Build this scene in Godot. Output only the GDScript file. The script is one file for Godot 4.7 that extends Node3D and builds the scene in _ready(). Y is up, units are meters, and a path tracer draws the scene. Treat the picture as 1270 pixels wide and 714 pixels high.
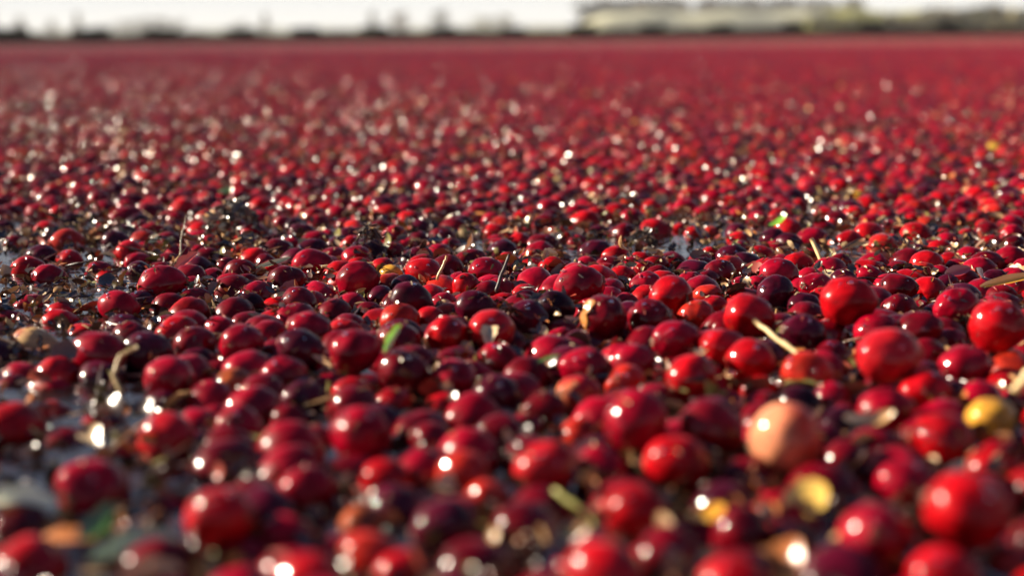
extends Node3D
# A cranberry bog at harvest: floating berries close to the lens, the flooded field beyond, a dike, far trees.
# World units are metres; the berries are built at their real size (about 16 mm).

const EYE := 0.105            # height of the lens over the water
const LENS := 1764.0          # focal length in pixels of the 1270 px wide photograph
var rng := RandomNumberGenerator.new()
var taken := {}
var cell := 0.022
var tone := {}
var mats := {}
var skins := []
var calyx_mesh: ArrayMesh
var drop_mesh: ArrayMesh
var stub_mesh: ArrayMesh
var leaf_meshes := []
var tex_skin: Texture2D
var tex_bump: Texture2D
var tex_film: Texture2D
var patches := FastNoiseLite.new()
var torn_at := Vector3.ZERO
var torn_r := 0.01

# tone, x, y, z (mm), length (mm), length over thickness, yaw, tilt (degrees), speciality, label
var berries := [
	["d", -303.0, -0.4, -856.4, 15.4, 1.07, 18, -22, "", "dark red cranberry, third nearest beyond the cream and pink cranberry"],
	["c", -284.8, -0.3, -852.3, 18.4, 1.15, -4, 8, "", "crimson cranberry, sixth nearest left of the thin grass blade"],
	["k", -254.7, -0.4, -817.1, 14.7, 1.15, 10, 13, "", "nearly black cranberry nearest left of the thin grass blade"],
	["m", -286.0, -0.5, -795.6, 11.5, 1.12, -28, -4, "", "maroon cranberry, fourth nearest beyond the cream and pink cranberry"],
	["d", -268.4, -0.5, -784.1, 11.2, 1.08, 9, -21, "", "dark red cranberry, second nearest left of the red leaf on the water"],
	["r", -254.6, -0.4, -773.5, 16.2, 1.12, 27, -4, "", "bright red cranberry, third nearest left of the thin grass blade"],
	["o", -230.6, -0.2, -727.9, 19.4, 1.20, -20, -12, "", "orange red cranberry nearest left of the thin grass blade"],
	["m", -227.4, -0.3, -677.2, 18.1, 1.20, 12, -20, "", "maroon cranberry nearest beyond the cream and pink cranberry"],
	["c", -223.5, 0.1, -821.3, 22.5, 1.25, -20, -9, "", "crimson cranberry, third nearest beyond the thin grass blade"],
	["r", -224.6, -0.4, -880.5, 16.5, 1.16, -19, 10, "", "bright red cranberry, second nearest beyond the thin grass blade"],
	["r", -201.7, -0.2, -864.9, 19.3, 1.22, 7, 18, "", "bright red cranberry nearest left of the tangle of dry leaves"],
	["m", -206.1, -0.4, -733.7, 16.4, 1.19, 16, -9, "", "maroon cranberry, second nearest left of the red leaf on the water"],
	["m", -210.6, -0.5, -768.6, 13.3, 1.17, -14, -17, "", "maroon cranberry, second nearest left of the thin grass blade"],
	["c", -196.3, -0.4, -768.8, 16.1, 1.22, -21, 5, "", "crimson cranberry nearest beyond the thin grass blade"],
	["d", -176.1, -0.4, -725.3, 17.3, 1.23, 18, -9, "", "dark red cranberry nearest beyond the thin grass blade"],
	["c", -225.8, -0.6, -783.0, 11.3, 1.24, -12, 13, "", "crimson cranberry, fourth nearest left of the thin grass blade"],
	["r", -211.0, -0.3, -670.1, 15.0, 1.19, 37, -18, "", "bright red cranberry, second nearest left of the thin grass blade"],
	["c", -203.4, 0.4, -617.3, 17.0, 1.24, -34, 11, "", "crimson cranberry, second nearest beyond the cream and pink cranberry"],
	["c", -187.6, -0.4, -638.7, 13.9, 1.24, -0, -3, "", "crimson cranberry, third nearest left of the thin grass blade"],
	["r", -180.9, -1.3, -624.5, 11.2, 1.21, 11, 11, "", "bright red cranberry nearest left of the red leaf on the water"],
	["c", -175.7, -0.1, -660.7, 14.3, 1.18, -34, 20, "", "crimson cranberry, second nearest left of the thin grass blade"],
	["m", -169.9, -0.1, -636.6, 13.4, 1.19, 37, -4, "", "maroon cranberry nearest left of the red leaf on the water"],
	["c", -143.2, 5.1, -573.9, 20.4, 1.21, -2, -10, "", "crimson cranberry nearest left of the red leaf on the water"],
	["d", -162.6, -0.1, -664.1, 12.5, 1.21, 7, -13, "", "dark red cranberry nearest left of the thin grass blade"],
	["d", -145.0, -0.2, -674.3, 14.6, 1.23, 3, 18, "", "dark red cranberry nearest right of the red leaf on the water"],
	["c", -145.4, -1.3, -587.8, 12.8, 1.21, 0, 14, "", "crimson cranberry nearest in front of the red leaf on the water"],
	["d", -128.3, -0.2, -566.1, 14.0, 1.22, -26, 17, "", "dark red cranberry nearest in front of the red leaf on the water"],
	["c", -194.2, -2.6, -563.4, 15.6, 1.25, -30, -13, "", "crimson cranberry nearest beyond the cream and pink cranberry"],
	["r", -175.6, -2.5, -545.6, 15.1, 1.18, 18, -9, "", "bright red cranberry, second nearest beyond the cream and pink cranberry"],
	["r", -170.4, -2.2, -527.6, 15.8, 1.24, -30, -18, "", "bright red cranberry nearest beyond the cream and pink cranberry"],
	["c", -151.8, 2.5, -538.2, 17.2, 1.21, 23, -21, "", "crimson cranberry, second nearest right of the cream and pink cranberry"],
	["m", -149.3, -0.9, -561.7, 14.7, 1.17, -35, 20, "", "maroon cranberry nearest in front of the red leaf on the water"],
	["d", -120.7, 1.9, -620.5, 16.2, 1.21, 23, -6, "", "dark red cranberry, second nearest left of the pale green leaf sliver"],
	["d", -113.4, 0.7, -599.6, 11.2, 1.16, -25, 16, "", "dark red cranberry, third nearest left of the pale green leaf sliver"],
	["k", -103.9, 0.1, -554.0, 12.1, 1.13, 23, 7, "", "nearly black cranberry nearest in front of the pale green leaf sliver"],
	["r", -123.0, -1.9, -556.5, 11.3, 1.13, 2, 1, "", "bright red cranberry nearest in front of the red leaf on the water"],
	["c", -105.5, 0.4, -501.7, 14.2, 1.21, 38, 1, "", "crimson cranberry, second nearest in front of the red leaf on the water"],
	["r", -119.0, 1.7, -490.9, 16.3, 1.25, -33, -19, "", "bright red cranberry, second nearest in front of the red leaf on the water"],
	["m", -142.8, -1.2, -513.7, 15.4, 1.23, 8, 10, "", "maroon cranberry, second nearest right of the cream and pink cranberry"],
	["o", -134.6, -0.6, -702.3, 11.2, 1.20, 10, 11, "", "orange red cranberry nearest in front of the tangle of dry leaves"],
	["c", -193.3, -3.0, -536.4, 13.5, 1.21, -16, -6, "", "crimson cranberry nearest left of the cream and pink cranberry"],
	["d", -256.4, -0.5, -728.9, 13.7, 1.24, -19, -6, "", "dark red cranberry nearest beyond the cream and pink cranberry"],
	["r", -213.8, -0.3, -958.8, 17.9, 1.21, -19, 15, "", "bright red cranberry, second nearest beyond the tangle of dry leaves"],
	["r", -179.6, -0.3, -948.8, 17.7, 1.24, -28, -13, "", "bright red cranberry nearest beyond the tangle of dry leaves"],
	["k", -186.7, -0.5, -842.7, 13.3, 1.22, 17, -4, "", "nearly black cranberry nearest left of the tangle of dry leaves"],
	["c", -173.1, -0.6, -792.7, 11.2, 1.14, -13, 21, "", "crimson cranberry nearest left of the tangle of dry leaves"],
	["r", -285.1, -0.4, -960.4, 16.5, 1.26, 32, -12, "", "bright red cranberry, third nearest left of the tangle of dry leaves"],
	["d", -254.7, -0.4, -879.6, 15.2, 1.15, -28, -0, "", "dark red cranberry, second nearest left of the thin grass blade"],
	["m", -240.0, 0.1, -890.9, 22.5, 1.26, 6, -7, "", "maroon cranberry, second nearest beyond the thin grass blade"],
	["d", -304.0, -0.2, -931.0, 20.0, 1.22, 7, 8, "", "dark red cranberry, fourth nearest left of the thin grass blade"],
	["m", -188.9, -0.6, -792.1, 11.4, 1.20, 25, -11, "", "maroon cranberry nearest beyond the thin grass blade"],
	["c", -155.1, -0.6, -693.7, 11.2, 1.10, 12, -19, "", "crimson cranberry nearest right of the thin grass blade"],
	["d", -131.3, 0.6, -644.1, 11.2, 1.15, -35, -20, "", "dark red cranberry, second nearest right of the red leaf on the water"],
	["k", -157.9, -0.4, -827.6, 15.5, 1.12, -31, 12, "", "nearly black cranberry nearest right of the tangle of dry leaves"],
	["c", -160.6, -0.6, -876.5, 11.2, 1.15, -10, -0, "", "crimson cranberry nearest beyond the tangle of dry leaves"],
	["c", -184.1, -0.5, -707.2, 11.2, 1.19, -4, -13, "", "crimson cranberry nearest left of the thin grass blade"],
	["c", -128.1, -0.5, -796.7, 14.9, 1.22, -36, -14, "", "crimson cranberry, second nearest right of the tangle of dry leaves"],
	["m", -113.0, -0.4, -759.1, 16.4, 1.21, 29, -7, "", "maroon cranberry nearest beyond the pale green leaf sliver"],
	["c", -124.2, -0.5, -730.6, 12.1, 1.17, -6, -10, "", "crimson cranberry nearest right of the tangle of dry leaves"],
	["c", -111.8, -0.5, -711.5, 12.3, 1.09, 19, 9, "", "crimson cranberry nearest beyond the pale green leaf sliver"],
	["m", -98.8, -0.4, -695.4, 17.1, 1.20, -9, 0, "", "maroon cranberry nearest right of the pale green leaf sliver"],
	["c", -90.6, 1.8, -639.5, 19.9, 1.22, -8, 3, "", "crimson cranberry nearest right of the pale green leaf sliver"],
	["d", -93.7, 4.1, -585.1, 17.0, 1.21, 7, 3, "", "dark red cranberry nearest in front of the pale green leaf sliver"],
	["c", -97.3, -0.6, -747.6, 11.2, 1.19, 32, 20, "", "crimson cranberry, second nearest right of the pale green leaf sliver"],
	["m", -88.5, -0.5, -718.7, 13.5, 1.23, -36, -5, "", "maroon cranberry, second nearest right of the pale green leaf sliver"],
	["r", -79.7, -0.4, -710.3, 14.4, 1.11, -37, -6, "", "bright red cranberry nearest right of the pale green leaf sliver"],
	["k", -70.1, -0.2, -685.4, 19.8, 1.15, 24, 8, "", "dark cranberry lying on top of a dirty crimson one"],
	["c", -63.9, 5.3, -580.6, 18.1, 1.13, 5, -18, "", "dirt covered crimson cranberry under a nearly black one"],
	["y", -53.1, 1.2, -617.4, 11.6, 1.27, 25, 5, "", "small yellow cranberry speckled with dirt"],
	["d", -58.5, -0.5, -694.2, 12.0, 1.12, -16, 13, "", "dark red cranberry nearest left of the upright tan leaf"],
	["m", -44.2, 0.1, -659.1, 18.6, 1.24, -37, -14, "", "maroon cranberry nearest left of the upright tan leaf"],
	["r", -38.1, 3.2, -606.8, 17.6, 1.21, 23, -20, "", "bright red cranberry nearest left of the upright tan leaf"],
	["c", -53.0, -0.6, -715.7, 11.2, 1.24, -29, 0, "", "crimson cranberry, second nearest left of the upright tan leaf"],
	["d", -36.4, -0.4, -737.0, 16.0, 1.25, 17, 4, "", "dark red cranberry nearest beyond the upright tan leaf"],
	["c", -30.5, -0.5, -709.8, 11.3, 1.14, -37, -10, "", "crimson cranberry nearest left of the upright tan leaf"],
	["c", -61.5, -0.5, -810.9, 13.4, 1.21, 16, -7, "", "crimson cranberry, third nearest left of the upright tan leaf"],
	["c", -83.8, -0.6, -762.6, 11.2, 1.16, -24, -22, "", "crimson cranberry, fifth nearest right of the pale green leaf sliver"],
	["c", -122.8, -0.5, -831.5, 12.0, 1.18, -19, 19, "", "crimson cranberry, fourth nearest right of the tangle of dry leaves"],
	["r", -137.6, -0.6, -849.4, 11.2, 1.20, -36, 2, "", "bright red cranberry nearest right of the tangle of dry leaves"],
	["m", -49.9, -0.5, -775.5, 14.5, 1.18, 33, 9, "", "maroon cranberry, second nearest left of the upright tan leaf"],
	["c", -32.0, -0.6, -852.6, 11.2, 1.15, -18, 7, "", "crimson cranberry, second nearest beyond the upright tan leaf"],
	["d", -71.8, -0.4, -770.0, 15.5, 1.21, -30, -0, "", "dark red cranberry, second nearest right of the tangle of dry leaves"],
	["d", -63.3, -0.6, -760.8, 11.2, 1.20, -19, 17, "", "dark red cranberry, second nearest left of the upright tan leaf"],
	["r", -8.3, -0.4, -748.7, 16.2, 1.26, 29, 12, "", "bright red cranberry nearest beyond the upright tan leaf"],
	["d", -1.8, -0.6, -732.3, 11.2, 1.24, -10, 13, "", "dark red cranberry nearest right of the upright tan leaf"],
	["m", -4.7, -0.4, -686.7, 16.9, 1.20, 38, -6, "", "maroon cranberry nearest right of the upright tan leaf"],
	["c", -10.5, 2.3, -613.4, 16.9, 1.20, 2, -15, "", "crimson cranberry nearest in front of the upright tan leaf"],
	["d", -19.2, 0.4, -653.4, 17.0, 1.23, -31, 10, "", "dark red cranberry nearest beyond the dark upright twig"],
	["o", -27.8, 0.8, -642.7, 11.2, 1.16, -35, 4, "", "orange red cranberry nearest left of the upright tan leaf"],
	["r", -1.7, 0.5, -653.8, 11.2, 1.10, -31, 7, "", "bright red cranberry nearest right of the upright tan leaf"],
	["r", -18.5, 2.6, -576.9, 12.5, 1.09, 20, 19, "", "bright red cranberry nearest left of the dark upright twig"],
	["d", -10.2, 1.5, -570.1, 11.6, 1.15, -9, -5, "", "dark red cranberry nearest left of the dark upright twig"],
	["m", -13.6, 5.2, -518.4, 15.8, 1.20, -8, 9, "", "maroon cranberry nearest left of the dark upright twig"],
	["c", -27.2, 0.5, -550.2, 11.2, 1.13, 23, -17, "", "crimson cranberry nearest left of the dark upright twig"],
	["m", -37.9, 6.6, -526.5, 16.8, 1.20, -14, -20, "", "maroon cranberry, second nearest left of the dark upright twig"],
	["o", -40.4, 3.7, -503.6, 15.1, 1.21, -21, 10, "", "orange red cranberry nearest beyond the bright green leaf between berries"],
	["r", -30.7, 1.4, -512.4, 12.9, 1.17, 35, 21, "", "bright red cranberry nearest beyond the bright green leaf between berries"],
	["m", -53.2, 0.9, -563.9, 11.2, 1.12, -35, -4, "", "maroon cranberry nearest beyond the bright green leaf between berries"],
	["c", -63.1, 0.7, -548.9, 12.8, 1.22, 30, 0, "", "crimson cranberry, third nearest beyond the bright green leaf between berries"],
	["d", -55.3, -0.4, -538.4, 11.2, 1.19, -12, 12, "", "dark red cranberry, second nearest beyond the bright green leaf between berries"],
	["d", -81.8, 3.7, -538.5, 14.9, 1.19, 29, -16, "", "dark red cranberry, second nearest in front of the pale green leaf sliver"],
	["c", -70.3, 4.4, -483.5, 15.6, 1.23, 1, -16, "", "crimson cranberry nearest in front of the pale green leaf sliver"],
	["c", -6.9, 7.1, -469.2, 16.1, 1.12, -26, 1, "", "crimson cranberry nearest in front of the dark upright twig"],
	["d", -113.8, 0.8, -650.9, 11.2, 1.08, -20, 13, "", "dark red cranberry nearest left of the pale green leaf sliver"],
	["m", -124.7, -0.4, -928.7, 14.7, 1.12, -11, -14, "", "maroon cranberry, second nearest beyond the pale green leaf sliver"],
	["c", -123.2, -0.5, -878.5, 13.9, 1.23, 10, -10, "", "crimson cranberry, fifth nearest right of the tangle of dry leaves"],
	["r", -87.8, -0.5, -890.6, 14.1, 1.20, -35, 22, "", "bright red cranberry, second nearest right of the pale green leaf sliver"],
	["r", -55.9, -0.5, -872.7, 13.8, 1.20, -25, -16, "", "bright red cranberry, second nearest beyond the upright tan leaf"],
	["r", -31.9, -0.4, -944.6, 16.3, 1.22, -2, -22, "", "bright red cranberry, fourth nearest beyond the upright tan leaf"],
	["c", -25.4, -0.4, -902.9, 15.6, 1.20, 23, -19, "", "crimson cranberry, third nearest beyond the upright tan leaf"],
	["y", -70.7, -0.5, -936.8, 14.1, 1.26, -37, 21, "", "small yellow cranberry far out on the raft, half sunk"],
	["c", -57.9, -0.5, -948.6, 13.6, 1.15, 1, 19, "", "crimson cranberry, fourth nearest beyond the upright tan leaf"],
	["d", -93.6, -0.5, -791.0, 12.5, 1.21, 32, 10, "", "dark red cranberry nearest right of the pale green leaf sliver"],
	["c", -43.6, -0.6, -803.1, 11.2, 1.21, -38, 6, "", "crimson cranberry nearest beyond the upright tan leaf"],
	["r", 10.4, -0.5, -871.3, 13.8, 1.22, -35, -22, "", "bright red cranberry, third nearest beyond the upright tan leaf"],
	["r", 40.6, -0.1, -787.4, 20.4, 1.19, 28, -9, "", "bright red cranberry, third nearest right of the upright tan leaf"],
	["d", 23.8, -0.5, -816.3, 11.8, 1.16, 20, 1, "", "dark red cranberry, fourth nearest right of the upright tan leaf"],
	["c", 69.5, -0.4, -807.9, 16.3, 1.21, 23, 6, "", "crimson cranberry, fourth nearest left of the green leaf on the litter"],
	["d", 59.0, -0.3, -741.0, 17.1, 1.17, 38, -1, "", "dark red cranberry, third nearest beyond the torn tan leaf"],
	["r", 77.5, -0.3, -754.4, 18.5, 1.23, 28, 14, "", "bright red cranberry, fifth nearest left of the green leaf on the litter"],
	["d", 15.5, -0.4, -707.5, 17.4, 1.24, 7, 0, "", "dark red cranberry, second nearest right of the upright tan leaf"],
	["c", 21.7, -0.5, -743.2, 13.9, 1.18, -6, 6, "", "crimson cranberry nearest right of the upright tan leaf"],
	["c", 34.3, -0.5, -716.6, 12.4, 1.19, -24, -3, "", "crimson cranberry, second nearest right of the upright tan leaf"],
	["m", 40.6, -0.3, -682.1, 17.8, 1.22, 12, -8, "", "maroon cranberry nearest beyond the torn tan leaf"],
	["o", 8.8, -0.0, -665.9, 11.2, 1.21, -23, -17, "", "orange red cranberry nearest right of the upright tan leaf"],
	["d", 22.1, -0.3, -660.6, 12.4, 1.20, 24, 17, "", "dark red cranberry nearest beyond the torn tan leaf"],
	["r", 18.1, 1.7, -623.5, 13.5, 1.12, 27, 9, "", "bright red cranberry, second nearest right of the dark upright twig"],
	["c", 25.6, 8.2, -542.7, 20.5, 1.21, 8, -19, "", "crimson cranberry nearest beyond the torn tan leaf"],
	["c", 34.0, 0.6, -641.9, 11.2, 1.21, 30, -1, "", "crimson cranberry, second nearest beyond the torn tan leaf"],
	["r", 49.2, 0.0, -665.7, 14.4, 1.15, 15, -17, "", "bright red cranberry, fourth nearest beyond the torn tan leaf"],
	["r", 47.3, 1.8, -603.2, 12.2, 1.14, 20, -16, "", "bright red cranberry, second nearest beyond the torn tan leaf"],
	["r", 60.5, 0.1, -657.2, 11.2, 1.24, 37, 9, "", "bright red cranberry, fifth nearest beyond the torn tan leaf"],
	["c", 55.2, 2.7, -576.7, 13.8, 1.17, 2, 7, "", "crimson cranberry, second nearest right of the torn tan leaf"],
	["d", 62.8, 1.4, -605.8, 12.3, 1.19, -22, -0, "", "dark red cranberry, second nearest left of the straw leaning on big berries"],
	["r", 58.6, 8.8, -517.3, 17.3, 1.10, -33, -10, "", "bright red cranberry nearest right of the torn tan leaf"],
	["k", 16.1, 5.2, -516.1, 15.0, 1.11, -17, -15, "", "nearly black cranberry nearest left of the torn tan leaf"],
	["m", 5.8, 4.4, -503.5, 14.7, 1.12, -7, -19, "", "maroon cranberry nearest in front of the dark upright twig"],
	["r", 4.9, 0.6, -567.9, 11.2, 1.16, -38, -7, "", "bright red cranberry nearest right of the dark upright twig"],
	["d", 32.0, 9.2, -479.5, 16.4, 1.06, 79, 10, "", "big dark cranberry with a torn tan leaf on its side"],
	["d", 48.2, 6.8, -487.3, 15.6, 1.09, -6, -13, "", "dark red cranberry nearest left of the straw leaning on big berries"],
	["c", 44.4, 0.2, -546.1, 11.2, 1.07, -61, -4, "", "crimson cranberry nearest right of the torn tan leaf"],
	["o", 66.6, 3.4, -506.1, 14.0, 1.13, 12, 14, "", "orange red cranberry nearest left of the straw leaning on big berries"],
	["r", 78.0, 0.8, -536.5, 11.2, 1.09, -3, 15, "", "bright red cranberry, second nearest left of the straw leaning on big berries"],
	["r", 80.7, 9.9, -473.5, 17.3, 1.12, 25, 15, "", "bright red cranberry nearest beyond the straw leaning on big berries"],
	["c", 53.4, 6.5, -452.0, 16.4, 1.19, -13, -1, "", "crimson cranberry nearest left of the straw leaning on big berries"],
	["c", 74.8, 1.8, -585.7, 12.8, 1.20, -27, 4, "", "crimson cranberry, second nearest left of the straw leaning on big berries"],
	["d", 83.3, 1.4, -594.3, 11.2, 1.17, -37, -1, "", "dark red cranberry nearest beyond the straw leaning on big berries"],
	["d", 89.7, 2.5, -603.8, 15.7, 1.18, -27, -1, "", "dark red cranberry nearest in front of the green leaf on the litter"],
	["m", 86.1, 0.7, -635.6, 11.2, 1.20, -25, -22, "", "maroon cranberry nearest right of the torn tan leaf"],
	["m", 104.3, -0.3, -663.6, 16.3, 1.19, -6, -3, "", "maroon cranberry nearest left of the straw standing up among berries"],
	["r", 119.4, -0.5, -670.3, 13.6, 1.23, 3, -17, "", "bright red cranberry nearest in front of the green leaf on the litter"],
	["r", 112.7, 1.1, -624.5, 12.7, 1.21, -0, -9, "", "bright red cranberry, second nearest beyond the straw leaning on big berries"],
	["c", 100.5, 2.5, -567.5, 13.2, 1.14, -33, -4, "", "crimson cranberry nearest beyond the straw leaning on big berries"],
	["o", 77.8, 1.6, -555.0, 12.9, 1.21, 13, -9, "", "orange red cranberry nearest in front of the green leaf on the litter"],
	["r", 116.6, -0.5, -719.9, 13.5, 1.21, 17, 13, "", "bright red cranberry nearest left of the green leaf on the litter"],
	["o", 105.6, -0.6, -746.6, 11.2, 1.15, -39, -13, "", "orange red cranberry nearest left of the green leaf on the litter"],
	["r", 91.7, -0.6, -763.9, 11.2, 1.24, -17, 4, "", "bright red cranberry, fourth nearest left of the green leaf on the litter"],
	["r", 96.7, -0.5, -745.8, 11.8, 1.19, -1, 3, "", "bright red cranberry, third nearest left of the green leaf on the litter"],
	["r", 94.8, -0.6, -674.9, 11.2, 1.23, -34, -9, "", "bright red cranberry, second nearest left of the green leaf on the litter"],
	["c", 95.4, 0.9, -581.5, 11.2, 1.23, -27, 11, "", "crimson cranberry, third nearest beyond the straw leaning on big berries"],
	["c", 89.0, -0.6, -810.7, 11.2, 1.16, 15, -9, "", "crimson cranberry, second nearest left of the green leaf on the litter"],
	["c", 99.9, -0.6, -859.2, 11.2, 1.20, 30, -16, "", "crimson cranberry nearest left of the green leaf on the litter"],
	["c", 61.7, -0.6, -852.5, 11.2, 1.20, -39, -6, "", "crimson cranberry, fifth nearest right of the upright tan leaf"],
	["r", 149.5, -0.5, -943.6, 14.9, 1.25, 13, 20, "", "bright red cranberry nearest beyond the green leaf on the litter"],
	["d", 127.5, -0.4, -931.4, 16.0, 1.20, 1, -16, "", "dark red cranberry nearest left of the green leaf on the litter"],
	["m", 127.1, -0.5, -830.9, 13.2, 1.23, 8, -21, "", "maroon cranberry nearest left of the green leaf on the litter"],
	["d", 111.2, -0.4, -875.7, 15.1, 1.18, 25, -8, "", "dark red cranberry, second nearest left of the green leaf on the litter"],
	["r", 41.2, 1.1, -617.9, 11.2, 1.19, -32, -15, "", "bright red cranberry nearest beyond the torn tan leaf"],
	["c", 111.7, 4.2, -587.9, 17.1, 1.09, 26, 18, "", "crimson cranberry, second nearest left of the straw standing up among berries"],
	["m", 102.5, 4.9, -545.1, 15.1, 1.09, -25, 22, "", "maroon cranberry, second nearest beyond the straw leaning on big berries"],
	["c", 129.6, -0.5, -691.7, 11.2, 1.14, 29, -8, "", "crimson cranberry nearest in front of the green leaf on the litter"],
	["c", 121.6, 3.9, -560.3, 15.5, 1.18, -36, -15, "", "crimson cranberry nearest in front of the straw standing up among berries"],
	["r", 129.6, 0.9, -632.1, 15.6, 1.22, -5, -13, "", "bright red cranberry nearest left of the straw standing up among berries"],
	["d", 150.5, 0.4, -643.7, 11.2, 1.18, -25, -10, "", "dark red cranberry nearest right of the straw standing up among berries"],
	["m", 139.7, 1.6, -587.1, 12.8, 1.24, 30, -20, "", "maroon cranberry nearest in front of the straw standing up among berries"],
	["c", 152.9, 1.7, -599.1, 11.7, 1.13, 34, -2, "", "crimson cranberry nearest in front of the small peach cranberry"],
	["r", 115.9, 13.7, -480.4, 19.6, 1.16, 19, 1, "", "bright red cranberry nearest in front of the small peach cranberry"],
	["d", 152.5, 4.4, -552.6, 16.1, 1.20, 36, -14, "", "dark red cranberry nearest in front of the small peach cranberry"],
	["d", 144.9, 2.5, -521.2, 14.4, 1.23, -20, 0, "", "dark red cranberry, second nearest in front of the small peach cranberry"],
	["m", 111.1, 2.0, -530.7, 13.1, 1.14, 1, -7, "", "maroon cranberry nearest beyond the straw leaning on big berries"],
	["m", 96.5, 6.2, -461.1, 16.0, 1.16, -16, -18, "", "maroon cranberry nearest right of the straw leaning on big berries"],
	["r", 116.3, 0.2, -503.4, 11.2, 1.11, 0, 15, "", "bright red cranberry nearest right of the straw leaning on big berries"],
	["c", 123.0, 5.0, -468.8, 15.9, 1.22, 29, -4, "", "crimson cranberry nearest right of the straw leaning on big berries"],
	["d", 136.4, 6.2, -465.9, 16.5, 1.22, 38, 21, "", "dark red cranberry nearest in front of the straw standing up among berries"],
	["c", 160.0, 6.8, -503.4, 16.9, 1.22, -14, -17, "", "crimson cranberry, second nearest right of the small peach cranberry"],
	["r", 153.4, 13.4, -438.5, 17.9, 1.05, 54, 15, "", "biggest glossy bright red cranberry lying high on the pile"],
	["c", 202.2, 1.8, -562.4, 11.4, 1.10, 37, -1, "", "crimson cranberry, fourth nearest right of the small peach cranberry"],
	["o", 177.3, 1.6, -605.4, 12.3, 1.15, 2, -19, "", "orange red cranberry nearest right of the small peach cranberry"],
	["p", 172.2, -0.3, -660.8, 11.5, 1.25, -10, 19, "", "small peach cranberry half sunk in brown litter"],
	["m", 191.5, -0.5, -668.3, 14.5, 1.19, -32, -16, "", "maroon cranberry nearest right of the small peach cranberry"],
	["r", 190.1, -0.5, -706.9, 13.3, 1.22, -37, -0, "", "bright red cranberry nearest beyond the small peach cranberry"],
	["d", 205.5, -0.5, -687.9, 12.9, 1.24, 8, 1, "", "dark red cranberry nearest right of the small peach cranberry"],
	["r", 202.4, 0.1, -648.6, 11.2, 1.26, 30, 8, "", "bright red cranberry nearest right of the small peach cranberry"],
	["d", 214.3, 1.0, -632.2, 15.6, 1.20, 11, 5, "", "dark red cranberry, second nearest right of the small peach cranberry"],
	["r", 240.1, -0.6, -703.8, 12.2, 1.23, 0, -19, "", "bright red cranberry, fourth nearest right of the small peach cranberry"],
	["r", 236.4, -0.6, -730.6, 11.6, 1.23, -32, 6, "", "bright red cranberry, third nearest right of the small peach cranberry"],
	["r", 171.5, -0.5, -714.9, 15.5, 1.24, -23, -4, "", "bright red cranberry nearest right of the straw standing up among berries"],
	["c", 153.8, -0.3, -718.9, 17.6, 1.21, 12, 4, "", "crimson cranberry nearest beyond the straw standing up among berries"],
	["r", 175.9, -0.6, -774.0, 11.7, 1.24, -20, -10, "", "bright red cranberry nearest beyond the straw standing up among berries"],
	["m", 189.9, -0.5, -749.6, 13.0, 1.24, -29, 7, "", "maroon cranberry nearest beyond the small peach cranberry"],
	["c", 199.5, -0.4, -777.0, 15.7, 1.25, 18, -16, "", "crimson cranberry nearest beyond the small peach cranberry"],
	["r", 225.7, -0.5, -790.3, 13.7, 1.22, -18, -15, "", "bright red cranberry, third nearest beyond the small peach cranberry"],
	["o", 218.4, -0.5, -830.5, 14.9, 1.18, 9, -9, "", "orange red cranberry nearest beyond the small peach cranberry"],
	["m", 197.7, -0.4, -846.9, 17.1, 1.23, 30, -10, "", "maroon cranberry, second nearest right of the green leaf on the litter"],
	["y", 223.4, -0.5, -908.0, 11.7, 1.14, 12, 6, "blush", "pale yellow cranberry floating beyond the standing straw"],
	["m", 161.6, -0.5, -786.1, 13.0, 1.24, 35, 10, "", "maroon cranberry nearest right of the green leaf on the litter"],
	["r", 224.5, -0.6, -733.3, 11.2, 1.24, 35, 4, "", "bright red cranberry, second nearest right of the small peach cranberry"],
	["r", 257.3, -0.6, -766.9, 11.2, 1.21, -40, -8, "", "bright red cranberry, fifth nearest right of the small peach cranberry"],
	["r", 273.9, -0.6, -779.8, 11.2, 1.13, 19, -7, "", "bright red cranberry, sixth nearest right of the small peach cranberry"],
	["c", 277.7, -0.5, -861.1, 14.9, 1.25, 13, -17, "", "crimson cranberry, third nearest right of the small peach cranberry"],
	["c", 246.4, -0.5, -814.0, 12.9, 1.19, 12, -5, "", "crimson cranberry, second nearest beyond the small peach cranberry"],
	["r", 295.8, -0.6, -824.7, 11.2, 1.23, 36, -19, "", "bright red cranberry, seventh nearest right of the small peach cranberry"],
	["c", 217.3, -0.6, -741.5, 11.2, 1.26, -11, 12, "", "crimson cranberry nearest right of the small peach cranberry"],
	["d", 250.8, -0.5, -699.6, 13.1, 1.27, -9, -2, "", "dark red cranberry, third nearest right of the small peach cranberry"],
	["m", 201.7, 1.8, -584.1, 12.7, 1.19, -13, -18, "", "maroon cranberry, third nearest right of the small peach cranberry"],
	["m", 180.2, 1.1, -580.1, 11.2, 1.19, -14, 17, "", "maroon cranberry, second nearest right of the small peach cranberry"],
	["w", -165.2, 0.2, -480.8, 17.1, 1.25, 21, -8, "blush", "cream cranberry with a pink blush floating by the water patch"],
	["c", -133.5, 4.9, -447.2, 18.2, 1.22, 13, 13, "", "crimson cranberry nearest right of the cream and pink cranberry"],
	["r", -156.5, -3.0, -507.4, 14.4, 1.21, 24, -20, "", "bright red cranberry nearest right of the cream and pink cranberry"],
	["m", -119.1, 3.5, -453.2, 17.2, 1.20, -27, 20, "", "maroon cranberry nearest beyond the drooping pale stem"],
	["d", -107.2, 2.4, -469.8, 14.8, 1.08, -18, 12, "", "dark red cranberry nearest right of the drooping pale stem"],
	["c", -90.1, 4.2, -463.4, 14.9, 1.08, 10, 16, "", "crimson cranberry, third nearest in front of the red leaf on the water"],
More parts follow.
